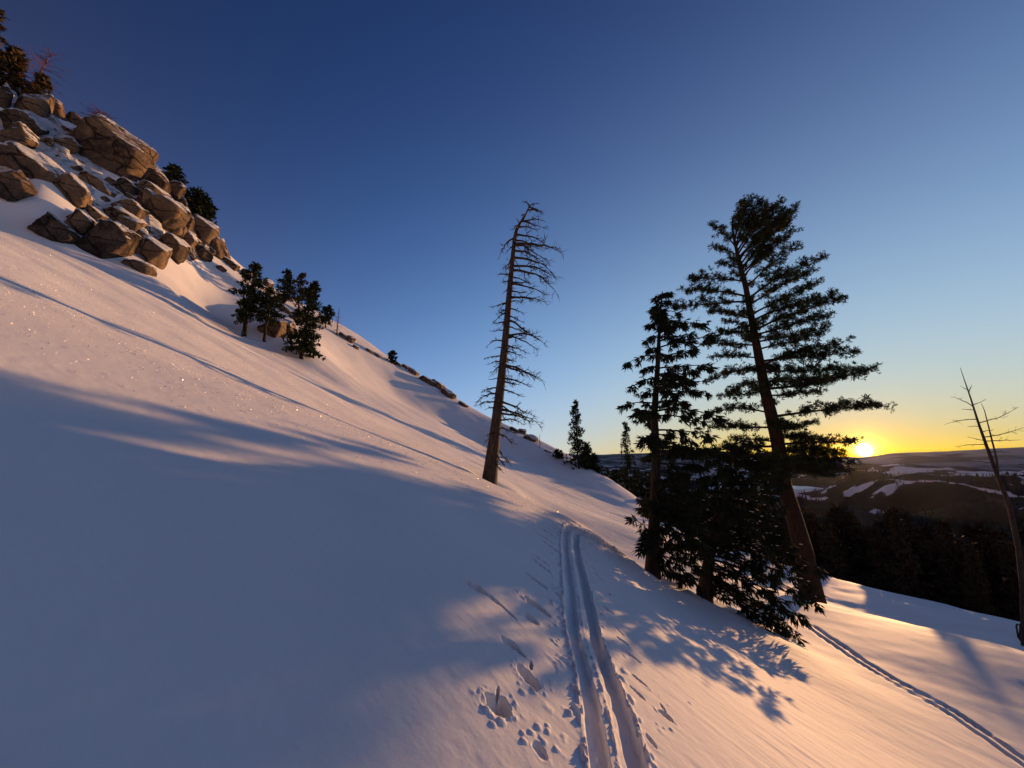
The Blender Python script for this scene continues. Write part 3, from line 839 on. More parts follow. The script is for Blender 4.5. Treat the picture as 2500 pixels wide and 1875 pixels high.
# ---- the leaning fir with its skirt down the slope ----------------
def leaning_fir():
    rng = np.random.default_rng(14)
    g = P(1718, 1450, 10.4); z = zat(g[0], g[1])
    st = Stand('fir_tree', 'small leaning fir whose dense snowy skirt sweeps down the slope between the two pines', 'tree', (g[0], g[1], z - 0.05))
    t0 = 10.4
    tr = [(1718, 1452, 34), (1726, 1390, 26), (1738, 1322, 22), (1757, 1232, 15), (1773, 1169, 10), (1790, 1110, 6), (1800, 1072, 3)]
    path = np.array([st.u(x, y) for x, y, w in tr]); rad = np.array([radius_px(w, t0) for _, _, w in tr]); path[0] = 0
    st.part('trunk', trunk_mesh(path, rad, rng, 28, 12, 0.15, 0.06), M_BARK)
    R = [(1085, 1840, 1080, .05), (1105, 1860, 1110, .05), (1125, 1880, 1130, .04), (1150, 1870, 1160, .03), (1175, 1900, 1185, .03), (1195, 1880, 1215, .03), (1215, 1905, 1240, .02), (1240, 1880, 1265, .02), (1255, 1915, 1290, .02), (1275, 1900, 1310, .02), (1290, 1935, 1330, .02), (1300, 1910, 1345, .03), (1312, 1965, 1372, .03), (1322, 1996, 1393, .05), (1330, 1940, 1400, .05), (1345, 1975, 1425, .05), (1355, 1989, 1467, .06), (1365, 1940, 1450, .05), (1378, 1961, 1510, .06), (1390, 1925, 1490, .05), (1400, 1945, 1546, .05), (1412, 1900, 1500, .04), (1420, 1900, 1545, .04), (1430, 1860, 1500, .03), (1436, 1830, 1490, .02), (1405, 1955, 1580, .04), (1385, 1880, 1450, .04), (1340, 1880, 1400, .04)]
    Lf = [(1085, 1775, 1092, .05), (1110, 1745, 1125, .05), (1135, 1735, 1160, .04), (1170, 1712, 1190, .03), (1200, 1700, 1225, .02), (1235, 1690, 1262, .02), (1265, 1700, 1285, .02)]
    for y, ex, ey, sag in R + Lf:
        S = on_path(path, st.u(1740, y)[2])
        E = st.u(ex, ey, rng.uniform(-0.8, 0.6))
        wz = zat(E[0] + st.base[0], E[1] + st.base[1]) - st.base[2]
        E[2] = max(E[2], wz + 0.10)
        L = np.linalg.norm(E - S)
        build_limb(st, rng, S, E, 0.012 + 0.010 * L, SKIRT, sag * 1.2, M_BARK, M_NEEDLE_D, snowy=int(4 + 6 * L) if y > 1180 else 3)
    for i in range(26):
        y = rng.uniform(1080, 1330)
        S = on_path(path, st.u(1740, y)[2])
        L = (0.4 + 1.9 * min(1, (y - 1060) / 300)) * rng.uniform(0.6, 1.0)
        a = math.radians(rng.choice((-1, 1)) * rng.uniform(25, 120))
        right = np.cross(st.view, (0, 0, 1.0))
        E = S + (math.cos(a) * right * 1.0 + math.sin(a) * st.view) * L + np.array((0, 0, rng.uniform(-0.45, -0.05) * L))
        wz = zat(E[0] + st.base[0], E[1] + st.base[1]) - st.base[2]
        E[2] = max(E[2], wz + 0.12)
        build_limb(st, rng, S, E, 0.012 + 0.010 * L, SKIRT, 0.05, M_BARK, M_NEEDLE_D)
    return st
leaning_fir()

# ---- dead trees ----------------------------------------------------
def dead_branch(rng, S, E, r0, sag, twigs, n=9, jig=0.05):
    a = Acc(); path = curve(S, E, n, sag, rng, jig)
    L = np.linalg.norm(E - S)
    a.add(*tube(path, np.linspace(r0, 0.006, n) * rng.uniform(0.85, 1.15, n), 5))
    for k in range(twigs):
        u = rng.uniform(0.25, 0.98); j = min(int(u * (n - 1)), n - 2); q = path[j] + (path[j + 1] - path[j]) * (u * (n - 1) - j)
        d = unit(path[j + 1] - path[j]) + rng.normal(0, 0.55, 3)
        e = q + unit(d) * rng.uniform(0.12, 0.34) * max(L, .5) * (1.1 - u * 0.7)
        mid = (q + e) / 2 + rng.normal(0, 0.03, 3) * L
        rr = max(0.004, r0 * 0.38 * (1.1 - u * 0.7))
        a.add(*tube(np.array([q, mid, e]), (rr, rr * 0.75, 0.004), 4))
        if L > 0.8:
            for w in range(2):
                f = mid + unit(d + rng.normal(0, .8, 3)) * rng.uniform(.08, .18) * L
                a.add(*tube(np.array([mid, (mid + f) / 2 + rng.normal(0, .01, 3), f]), (rr * 0.6, rr * .5, 0.003), 3))
    return a
def snag():
    rng = np.random.default_rng(3)
    g = hit(1195, 1172)
    st = Stand('dead_tree', 'tall bare grey dead tree with bent top standing alone at the centre of the slope', 'tree', (g[0], g[1], zat(g[0], g[1]) - 0.05))
    t0 = g @ np.array((0, CP, SP)); Z = lambda x, y: (1100 + x / 2.212, 450 + y / 2.212)
    tr = [(210, 1600, 78), (228, 1450, 66), (245, 1300, 56), (275, 1050, 46), (300, 800, 38), (320, 560, 32), (345, 300, 23), (358, 240, 19), (374, 212, 16), (398, 178, 12), (412, 150, 9), (424, 118, 6), (450, 102, 3)]
    path = np.array([st.u(*Z(x, y)) for x, y, w in tr]); rad = np.array([radius_px(w / 2.212, t0) for _, _, w in tr]); path[0] = 0
    a = trunk_mesh(path, rad, rng, 60, 18, 0.05, 0.07)
    st.part('trunk', a, M_SNAG)
    # long drying crack up the lower trunk
    cr = Acc(); rows = []
    right = np.cross(st.view, (0, 0, 1.0))
    for x, y, w in ((188, 1560, 6), (196, 1480, 8), (206, 1420, 7), (212, 1370, 5), (222, 1330, 3)):
        c = st.u(*Z(x, y)); tp = on_path(path, c[2]); rr = np.interp(c[2], path[:, 2], rad)
        off = np.clip((c - tp) @ right, -rr * .9, rr * .9)
        f = tp + right * off - st.view * (math.sqrt(max(rr * rr - off * off, 0)) + 0.035)
        rows += [f - right * 0.012 * w / 4, f + right * 0.012 * w / 4]
    cr.add(np.array(rows), [(2 * i, 2 * i + 1, 2 * i + 3, 2 * i + 2) for i in range(4)])
    R = [(110, 480, 105, .1), (118, 495, 150, .05), (135, 500, 160, .05), (195, 512, 240, .05), (200, 515, 205, .08), (230, 470, 250, .05), (270, 530, 345, .06), (300, 480, 350, .05), (320, 612, 380, .08), (330, 545, 430, .10), (360, 500, 420, .06), (395, 555, 495, .10), (440, 580, 520, .08), (465, 585, 605, .12), (500, 430, 540, .03), (530, 435, 532, .02), (540, 515, 600, .10), (575, 420, 590, .02), (610, 520, 643, .06), (615, 470, 632, .04), (670, 400, 695, .04), (710, 400, 752, .05), (735, 480, 838, .08), (770, 400, 800, .05), (820, 525, 873, .08), (830, 475, 908, .10), (870, 420, 915, .04), (900, 400, 935, .06), (940, 360, 960, .03), (975, 515, 1070, .05), (985, 490, 1062, .07), (1050, 435, 1100, .06), (1070, 380, 1085, .04), (1110, 390, 1148, .05), (1170, 445, 1246, .03), (1195, 400, 1250, .02), (1210, 490, 1313, .04), (1235, 440, 1290, .02), (1280, 400, 1300, .05), (1300, 360, 1340, .02), (1330, 345, 1405, .0), (1400, 320, 1510, -.02), (1430, 300, 1530, -.02), (1480, 290, 1562, .0)]
    Lf = [(112, 385, 92, .12), (165, 385, 185, .12), (230, 335, 245, .05), (290, 262, 402, .18), (330, 295, 380, .08), (410, 270, 460, .05), (440, 285, 470, .05), (490, 248, 488, .05), (520, 275, 530, .04), (560, 280, 592, .04), (640, 215, 665, .06), (680, 250, 700, .05), (700, 225, 750, .10), (750, 228, 752, .05), (790, 218, 795, .05), (850, 192, 880, .12), (880, 235, 890, .04), (930, 182, 945, .06), (960, 205, 976, .06), (980, 222, 1030, .10), (1045, 200, 1055, .05), (1100, 165, 1125, .08), (1130, 125, 1200, .12), (1180, 140, 1200, .08), (1210, 190, 1216, .04), (1340, 195, 1356, .06)]
    for y, ex, ey, sag in R + Lf:
        S = on_path(path, st.u(*Z(300, y))[2]); E = st.u(*Z(ex, ey), rng.uniform(-1.0, 0.6))
        L = np.linalg.norm(E - S)
        st.part('branch', dead_branch(rng, S, E, 0.030 + 0.021 * L, sag * 1.3, int(5 + 4 * L)), M_DEAD)
    for i in range(44):
        y = rng.uniform(180, 1420); S = on_path(path, st.u(*Z(300, y))[2])
        L = rng.uniform(0.5, 1.7); an = rng.choice((-1, 1)) * math.radians(rng.uniform(50, 130))
        E = S + (math.cos(an) * right + math.sin(an) * st.view) * L + np.array((0, 0, rng.uniform(-.6, .1) * L))
        st.part('branch', dead_branch(rng, S, E, 0.02 + 0.014 * L, .06, 6), M_DEAD)
    crm = new_mat('crack_shadow_wood')[0]; crm.node_tree.nodes['Principled BSDF'].inputs['Base Color'].default_value = (0.012, 0.009, 0.007, 1)
    o = st.part('crack', cr, crm); o['label'] = 'long dark drying crack in the lower trunk'
snag()
def right_snag():
    rng = np.random.default_rng(31)
    g = hit(2503, 1578)
    st = Stand('dead_tree', 'thin forked dead tree at the right edge of the picture below the sun', 'tree', (g[0], g[1], zat(g[0], g[1]) - 0.05))
    t0 = g @ np.array((0, CP, SP)); Z = lambda x, y: (1900 + x / 2.212, 850 + y / 2.212)
    tr = [(1334, 1610, 48), (1325, 1300, 44), (1300, 1080, 40), (1250, 850, 36), (1185, 690, 31), (1130, 540, 25), (1080, 400, 18), (1040, 270, 12), (1005, 170, 7), (983, 105, 3)]
    path = np.array([st.u(*Z(x, y)) for x, y, w in tr]); rad = np.array([radius_px(w / 2.212, t0) * 0.58 for _, _, w in tr]); path[0] = 0
    st.part('trunk', trunk_mesh(path, rad, rng, 40, 12, 0.1, 0.06), M_DEAD)
    tr2 = [(1190, 700, 18), (1180, 600, 16), (1155, 500, 13), (1130, 400, 9), (1112, 330, 6), (1095, 298, 3)]
    p2 = np.array([st.u(*Z(x, y), -0.2) for x, y, w in tr2]); r2 = np.array([radius_px(w / 2.212, t0) * 0.58 for _, _, w in tr2])
    st.part('trunk', trunk_mesh(p2, r2, rng, 20, 8, 0.0, 0.05, 0.05), M_DEAD)
    B = [(310, 935, 265, .10), (400, 1295, 320, -.06), (480, 1335, 425, -.04), (500, 1310, 495, -.02), (380, 895, 415, .08), (500, 1025, 480, .02), (520, 960, 535, .06), (620, 980, 610, .02), (215, 985, 205, .0), (230, 1045, 200, .05), (300, 1120, 275, .0), (330, 990, 330, .05), (420, 1020, 425, .04), (450, 1165, 440, .0), (560, 1250, 560, .0), (760, 1060, 740, .04), (820, 1100, 825, .05), (900, 1400, 880, .0), (1050, 1150, 1030, .03)]
    for y, ex, ey, sag in B:
        S = on_path(path, st.u(*Z(1150, y))[2]); E = st.u(*Z(ex, ey), rng.uniform(-.6, .6)); L = np.linalg.norm(E - S)
        st.part('branch', dead_branch(rng, S, E, 0.018 + 0.008 * L, sag, int(3 + 2 * L), 9, 0.03), M_DEAD)
    # torn loop of bark at the foot
    a = Acc(); q = [Z(1318, 1590), Z(1295, 1560), Z(1285, 1500), Z(1292, 1487), Z(1306, 1490), Z(1308, 1520), Z(1304, 1550), Z(1312, 1585)]
    a.add(*tube(resample(np.array([st.u(x, y, -0.5) for x, y in q]), 16), np.full(16, 0.035), 5))
    o = st.part('bark_loop', a, M_DEAD); o['label'] = 'torn loop of bark at the foot of the trunk'
right_snag()

# ------------------------------------------------------------------ boulders of the crag
def rock_material():
    m, N, L, b = new_mat('snow_dusted_granite')
    tc = nd(N, 'ShaderNodeTexCoord'); ge = nd(N, 'ShaderNodeNewGeometry')
    oi = nd(N, 'ShaderNodeObjectInfo')
    n1 = nd(N, 'ShaderNodeTexNoise', Scale=0.7, Detail=8.0, Roughness=0.65)
    n2 = nd(N, 'ShaderNodeTexNoise', Scale=7.0, Detail=6.0, Roughness=0.75)
    for n in (n1, n2): L.new(tc.outputs['Object'], n.inputs['Vector'])
    cr = nd(N, 'ShaderNodeValToRGB'); e = cr.color_ramp.elements
    e[0].position = 0.33; e[0].color = (0.065, 0.046, 0.034, 1)
    e[1].position = 0.66; e[1].color = (0.33, 0.225, 0.135, 1)
    x = e.new(0.5); x.color = (0.18, 0.128, 0.088, 1)
    rv = nd(N, 'ShaderNodeMath', operation='MULTIPLY_ADD'); rv.inputs[1].default_value = 0.22
    L.new(oi.outputs['Random'], rv.inputs[0]); sb = nd(N, 'ShaderNodeMath', operation='SUBTRACT'); sb.inputs[1].default_value = 0.11
    L.new(n1.outputs['Fac'], rv.inputs[2]); L.new(rv.outputs[0], sb.inputs[0]); L.new(sb.outputs[0], cr.inputs['Fac'])
    mxc = nd(N, 'ShaderNodeMixRGB', blend_type='MULTIPLY'); mxc.inputs['Fac'].default_value = 0.85
    c2 = nd(N, 'ShaderNodeValToRGB'); c2.color_ramp.elements[0].position = 0.3; c2.color_ramp.elements[0].color = (0.30, 0.27, 0.25, 1); c2.color_ramp.elements[1].position = 0.6
    L.new(n2.outputs['Fac'], c2.inputs['Fac']); L.new(cr.outputs['Color'], mxc.inputs['Color1']); L.new(c2.outputs['Color'], mxc.inputs['Color2'])
    # joints that split the granite
    wn = nd(N, 'ShaderNodeTexNoise', Scale=0.9, Detail=3.0); L.new(tc.outputs['Object'], wn.inputs['Vector'])
    wa = nd(N, 'ShaderNodeVectorMath', operation='MULTIPLY_ADD'); wa.inputs[1].default_value = (0.9, 0.9, 0.9)
    L.new(wn.outputs['Color'], wa.inputs[0]); L.new(tc.outputs['Object'], wa.inputs[2])
    mpv = nd(N, 'ShaderNodeMapping'); mpv.inputs['Scale'].default_value = (1.0, 0.8, 1.9); mpv.inputs['Rotation'].default_value = (0.3, 0.5, 0.2)
    L.new(wa.outputs['Vector'], mpv.inputs['Vector'])
    vo = nd(N, 'ShaderNodeTexVoronoi', feature='DISTANCE_TO_EDGE', Scale=0.34); L.new(mpv.outputs['Vector'], vo.inputs['Vector'])
    ck = nd(N, 'ShaderNodeMapRange'); ck.inputs['From Min'].default_value = 0.0; ck.inputs['From Max'].default_value = 0.035
    L.new(vo.outputs['Distance'], ck.inputs['Value'])
    ckc = nd(N, 'ShaderNodeMixRGB'); ckc.inputs['Color1'].default_value = (0.025, 0.019, 0.015, 1)
    L.new(ck.outputs['Result'], ckc.inputs['Fac']); L.new(mxc.outputs['Color'], ckc.inputs['Color2'])
    # snow caught on whatever faces up
    mp = nd(N, 'ShaderNodeMapping'); mp.inputs['Scale'].default_value = (1.0, 1.0, 3.0); mp.inputs['Rotation'].default_value = (0.3, 0.6, 0.4)
    L.new(tc.outputs['Object'], mp.inputs['Vector'])
    n3 = nd(N, 'ShaderNodeTexNoise', Scale=1.6, Detail=7.0, Roughness=0.7); L.new(mp.outputs['Vector'], n3.inputs['Vector'])
    sx = nd(N, 'ShaderNodeSeparateXYZ'); L.new(ge.outputs['Normal'], sx.inputs[0])
    sm = nd(N, 'ShaderNodeMath', operation='MULTIPLY_ADD'); sm.inputs[1].default_value = 0.95
    L.new(n3.outputs['Fac'], sm.inputs[0]); L.new(sx.outputs['Z'], sm.inputs[2])
    so = nd(N, 'ShaderNodeMath', operation='ADD'); L.new(sm.outputs[0], so.inputs[0])
    at = nd(N, 'ShaderNodeAttribute'); at.attribute_type = 'OBJECT'; at.attribute_name = 'snow_cover'
    L.new(at.outputs['Fac'], so.inputs[1])
    ms = nd(N, 'ShaderNodeMapRange'); ms.inputs['From Min'].default_value = 0.86; ms.inputs['From Max'].default_value = 1.04
    L.new(so.outputs[0], ms.inputs['Value'])
    mix = nd(N, 'ShaderNodeMixRGB'); mix.inputs['Color2'].default_value = (0.80, 0.80, 0.82, 1)
    L.new(ms.outputs['Result'], mix.inputs['Fac']); L.new(ckc.outputs['Color'], mix.inputs['Color1'])
    L.new(mix.outputs['Color'], b.inputs['Base Color'])
    b.inputs['Roughness'].default_value = 0.9; b.inputs['Specular IOR Level'].default_value = 0.15
    bp = nd(N, 'ShaderNodeBump', Strength=0.9, Distance=0.22); L.new(n2.outputs['Fac'], bp.inputs['Height'])
    bp2 = nd(N, 'ShaderNodeBump', Strength=0.8, Distance=0.25); L.new(ck.outputs['Result'], bp2.inputs['Height']); L.new(bp.outputs['Normal'], bp2.inputs['Normal'])
    L.new(bp2.outputs['Normal'], b.inputs['Normal'])
    return m
M_ROCK = rock_material()
import bmesh
def _ico(sub):
    bm = bmesh.new(); bmesh.ops.create_icosphere(bm, subdivisions=sub, radius=1.0)
    V = np.array([v.co[:] for v in bm.verts]); T = np.array([[v.index for v in f.verts] for f in bm.faces]); bm.free()
    return V, T
ICO = {3: _ico(3), 4: _ico(4), 5: _ico(5)}
def rock_mesh(seed, sub, axes, tilt, square=0.8, crack=0.0):
    rng = np.random.default_rng(seed)
    V, T = ICO[sub]
    n = rng.integers(6, 9)
    Nn = unit(rng.normal(0, 1, (n, 3))); off = rng.uniform(0.52, 0.92, n)
    box = np.array([(1, 0, 0), (-1, 0, 0), (0, 1, 0), (0, -1, 0), (0, 0, 1), (0, 0, -1)], float) + rng.normal(0, 0.13, (6, 3))
    key = np.array([(-0.48, -1, 0.08), (0.95, -0.42, 0.05), (0.1, -0.35, 1.0)]) + rng.normal(0, 0.10, (3, 3))
    Nn = np.r_[Nn, unit(box), unit(key)]; off = np.r_[off, np.full(6, square), (rng.uniform(0.5, 0.62), rng.uniform(0.62, 0.78), rng.uniform(0.66, 0.82))]
    c = V @ Nn.T
    r = off[None] / np.maximum(c, 1e-3)
    r = np.minimum(r, 6.0)
    p = 20.0
    rad = (np.minimum(r, 3.0) ** -p).sum(1) ** (-1 / p)
    q = V * rad[:, None]
    nz = vnoise(q[:, 0] * 2.3 + seed, q[:, 1] * 2.3 + q[:, 2] * 1.7, seed) * 0.09 + vnoise(q[:, 2] * 5 + seed, q[:, 0] * 5 - q[:, 1] * 4, seed + 1) * 0.045 + vnoise(q[:, 1] * 11, q[:, 2] * 11 + q[:, 0] * 9, seed + 2) * 0.022
    ledge = vnoise(q[:, 2] * 3.2 + 0.8 * q[:, 0], q[:, 1] * 0.6 + q[:, 0] * .5, seed + 5)
    nz += np.where(ledge > 0.12, 0.05, -0.01) + np.where(vnoise(q[:, 0] * 4 - q[:, 2] * 1.5, q[:, 1] * 4, seed + 8) > 0.2, -0.035, 0.0)
    q = q * (1 + nz[:, None])
    q = q / np.abs(q).max(0)
    q = q * axes
    ct, stt = math.cos(tilt), math.sin(tilt)
    x = q[:, 0] * ct - q[:, 2] * stt; z = q[:, 0] * stt + q[:, 2] * ct
    return np.c_[x, q[:, 1], z], T
def boulder(name, px, py, hw, hh, label, tilt=0.0, cover=0.0, group=None, seed=0, t=None, deep=None, sub=None, lift=0.0, square=0.8):
    h = hit(px, py) if t is None else P(px, py, t)
    fwd = np.array((0, CP, SP)); tt = h @ fwd
    v = unit(ray(px, py)); right = unit(np.cross(v, (0, 0, 1.0))); up = np.cross(right, v)
    a, c = 1.34 * hw / FOC * tt, 1.26 * hh / FOC * tt
    # pixels stretch away from the axis of the lens
    a *= abs(right[0]) if abs(right[0]) > 0.5 else 0.75
    b = deep if deep else 0.85 * min(a, c) + 0.15 * max(a, c)
    big = max(hw, hh)
    q, T = rock_mesh(seed * 7 + 11, sub or (5 if big > 45 else 4 if big > 14 else 3), np.array((a, b, c)), -math.radians(tilt), square)
    W = q[:, :1] * right + q[:, 1:2] * v + q[:, 2:3] * up
    me = mesh_from(name, W, None, T, False)
    o = link(name, me, M_ROCK, None, tuple(h + up * lift * c - v * 0.3 * b))
    o['snow_cover'] = float(cover)
    return tag(o, label, 'rock' if name == 'rock' else 'boulder', group)
def outcrop():
    """the broken bedrock the boulders lie on: ledges and steps with snow on them"""
    poly = np.array([(-80, 150), (-80, 470), (60, 505), (190, 590), (330, 630), (400, 670), (480, 640), (570, 650), (540, 590), (470, 470), (370, 380), (240, 310), (130, 240)], float)
    az = np.radians(np.arange(-62, -33, 0.13)); r = np.exp(np.linspace(math.log(36), math.log(82), 230))
    A, R = np.meshgrid(az, r); x, y = R * np.sin(A), R * np.cos(A)
    z = height(x, y)
    f = y * CP + z * SP; up = -y * SP + z * CP
    px, py = CW / 2 + FOC * x / f, CH / 2 - FOC * up / f
    inside = np.zeros(px.shape, bool); dist = np.full(px.shape, 1e9)
    for i in range(len(poly)):
        (x1, y1), (x2, y2) = poly[i], poly[(i + 1) % len(poly)]
        c = ((y1 > py) != (y2 > py)) & (px < (x2 - x1) * (py - y1) / (y2 - y1 + 1e-9) + x1); inside ^= c
        t = np.clip(((px - x1) * (x2 - x1) + (py - y1) * (y2 - y1)) / ((x2 - x1) ** 2 + (y2 - y1) ** 2), 0, 1)
        dist = np.minimum(dist, np.hypot(px - x1 - t * (x2 - x1), py - y1 - t * (y2 - y1)))
    sd = np.where(inside, dist, -dist)
    u, v = x * 0.68 + y * 0.73, -x * 0.73 + y * 0.68
    n = fbm(u * 0.30, v * 0.22, 811, 3, 0.6)
    cell = hash2(np.floor(u * 0.42 + 0.8 * vnoise(v * .5, u * .5, 5)), np.floor(v * 0.36 + 0.8 * vnoise(u * .4, v * .4, 6)), 821)
    small = hash2(np.floor(u * 1.1 + .7 * vnoise(v, u, 7)), np.floor(v * 0.9 + .7 * vnoise(u, v, 8)), 831)
    d = (cell - 0.45) * 1.5 + (small - 0.5) * 0.5 + n * 0.8
    z = z + np.where(sd > 0, d, -0.6) * sstep(-2, 28, sd) - 0.5 * (1 - sstep(-4, 10, sd))
    V = np.stack([x, y, z], -1).reshape(-1, 3); Q = grid_faces(len(r), len(az))
    keep = (sd.ravel()[Q] > -12).any(1)
    o = link('rock_outcrop', mesh_from('rock_outcrop', V, Q[keep][:, ::-1]), M_ROCK)
    o['snow_cover'] = 0.10
    tag(o, 'broken snow-dusted bedrock ledges of the crag under the boulders', 'outcrop')
outcrop()
Zr = lambda x, y: (x / 2.37, y / 2.37)
BOULDERS = [
    # zoom x, y, half width, half height, tilt, snow, label
    (655, 905, 215, 150, 8, -.12, 'largest overhanging brown boulder at the top of the crag with a sunlit right face'),
    (605, 1425, 140, 128, 20, -.08, 'big angular tan boulder at the foot of the crag touching the snow'),
    (770, 1440, 45, 75, 10, -.05, 'narrow tan block wedged against the right side of the angular foot boulder'),
    (872, 1485, 98, 88, 10, -.02, 'rounded brown boulder lowest on the right at the foot of the crag'),
    (812, 1548, 88, 48, 15, .08, 'dark flat snow-streaked rock under the lowest rounded boulder'),
    (950, 1262, 108, 112, 15, .0, 'tall grey boulder with pale scratches standing at the middle right of the crag'),
    (1045, 1200, 35, 60, 20, -.05, 'sunlit tan block leaning on the tall scratched boulder'),
    (205, 650, 100, 110, 10, -.12, 'dark square boulder below the trees at the upper left of the crag'),
    (330, 665, 55, 95, -25, -.05, 'sunlit golden block beside the dark square boulder at upper left'),
    (450, 725, 78, 45, 15, -.15, 'smooth golden rounded boulder on the ridge left of the largest boulder'),
    (425, 790, 75, 32, 5, -.1, 'thin dark slab under the smooth golden ridge boulder'),
    (55, 835, 100, 110, 30, .10, 'snow-dusted golden boulder at the left edge of the picture'),
    (230, 985, 220, 95, 33, .22, 'long tilted slab plastered with pink wind-blown snow'),
    (85, 1080, 130, 95, 35, -.25, 'dark shaded wall of rock at the left edge under the snowy slab'),
    (430, 1120, 135, 75, 28, .22, 'lower snow-plastered slab ending above the snow shelf'),
    (345, 1355, 130, 62, 28, -.12, 'low dark brown boulder sunk in the snow left of the angular foot boulder'),
    (470, 1310, 85, 60, 25, .0, 'brown boulder with a snowy edge above the low dark one'),
    (735, 1300, 95, 58, 15, .05, 'round tan boulder with a snow cap above the angular foot boulder'),
    (905, 1055, 85, 52, 20, -.02, 'golden wedge of rock below the right end of the largest boulder'),
    (1005, 1110, 50, 58, 20, -.02, 'upright rounded tan boulder on the skyline under a small conifer'),
    (870, 1105, 80, 42, 25, .12, 'snow-capped low boulder under the golden wedge of rock'),
    (745, 1215, 85, 60, 20, .05, 'shaded brown boulder half covered by snow in the middle of the crag'),
    (675, 1210, 38, 32, 10, .05, 'small rounded tan rock on top of the snowy ledge'),
    (555, 1245, 60, 32, 25, .05, 'flat dark rock with white top above the foot boulders'),
    (640, 1240, 45, 30, 35, .1, 'wedge-shaped snowy rock beside the small rounded tan rock'),
    (1075, 1300, 42, 70, 15, -.05, 'narrow upright tan rock right of the tall scratched boulder'),
    (1165, 1345, 78, 68, 15, -.05, 'square dark boulder with a sunlit right edge at the right end of the crag'),
    (1235, 1370, 30, 40, 15, .0, 'small sunlit block at the right end of the crag'),
    (1275, 1440, 38, 58, -25, .05, 'steep tan rock rib running down the skyline right of the crag'),
    (1000, 1450, 85, 70, 25, .12, 'snow-streaked boulder behind the lowest rounded boulder'),
    (1075, 1400, 50, 50, 30, .18, 'white dusted slab leaning behind the snow-streaked boulder'),
    (1165, 1475, 58, 35, 35, -.08, 'long dark rock lying on the snow right of the crag'),
    (1110, 1410, 40, 30, 30, .0, 'small dark wedge above the long dark rock on the snow'),
    (860, 1190, 60, 75, 10, .22, 'snow-covered block between the shaded boulder and the tall scratched one'),
    (810, 1360, 75, 40, 15, .12, 'flat snow-topped rock above the lowest rounded boulder'),
    (15, 600, 45, 95, 0, .10, 'blue shaded boulder with a snow cap at the left edge under the trees'),
    (150, 740, 130, 80, 35, .18, 'steep grey rock face streaked with snow at the upper left'),
    (370, 860, 85, 65, 35, .12, 'shadowed snowy rock left of the largest boulder'),
    (250, 840, 45, 50, 35, .15, 'small pink snow-covered block beside the shadowed snowy rock'),
    (560, 1060, 130, 45, 20, .20, 'low snowy ledge directly beneath the largest boulder'),
    (740, 1100, 70, 40, 25, .12, 'broken dark ledge with snow under the right end of the largest boulder'),
    (830, 1010, 45, 40, 20, -.05, 'small tan rock propping up the right end of the largest boulder'),
    (1000, 1330, 60, 50, 20, -.05, 'shaded rock under the tall scratched boulder'),
]
for i, (x, y, w, h_, ti, cv, lab) in enumerate(BOULDERS):
    px, py = Zr(x, y)
    boulder('boulder', px, py, w / 2.37, h_ / 2.37, lab, ti, cv, None, i + 1)
_rng = np.random.default_rng(77)
SMALL = [(520, 1190), (600, 1160), (640, 1060), (700, 1080), (780, 1040), (820, 1090), (830, 1240), (845, 1290), (700, 1350), (640, 1260), (590, 1290), (500, 1270), (430, 1270), (880, 1190), (820, 1150),
         (980, 1400), (1040, 1390), (1090, 1420), (1130, 1400), (1060, 1480), (1110, 1500), (930, 1420), (950, 1390), (310, 790), (290, 880), (180, 800), (330, 920), (430, 970), (480, 1010), (140, 700), (370, 770), (320, 770),
         (960, 1170), (920, 1120), (870, 1010), (1030, 1360), (1100, 1360), (1190, 1430), (1220, 1450), (560, 1190), (650, 1130), (750, 1140), (790, 1190)]
for i, (x, y) in enumerate(SMALL):
    px, py = Zr(x + _rng.uniform(-8, 8), y + _rng.uniform(-8, 8)); w = _rng.uniform(6, 15)
    boulder('rock', px, py, w, w * _rng.uniform(.5, .85), 'small snow-dusted rock wedged among the large boulders of the crag', _rng.uniform(5, 40), _rng.uniform(-.05, .2), 'small rocks among the crag boulders', 200 + i)
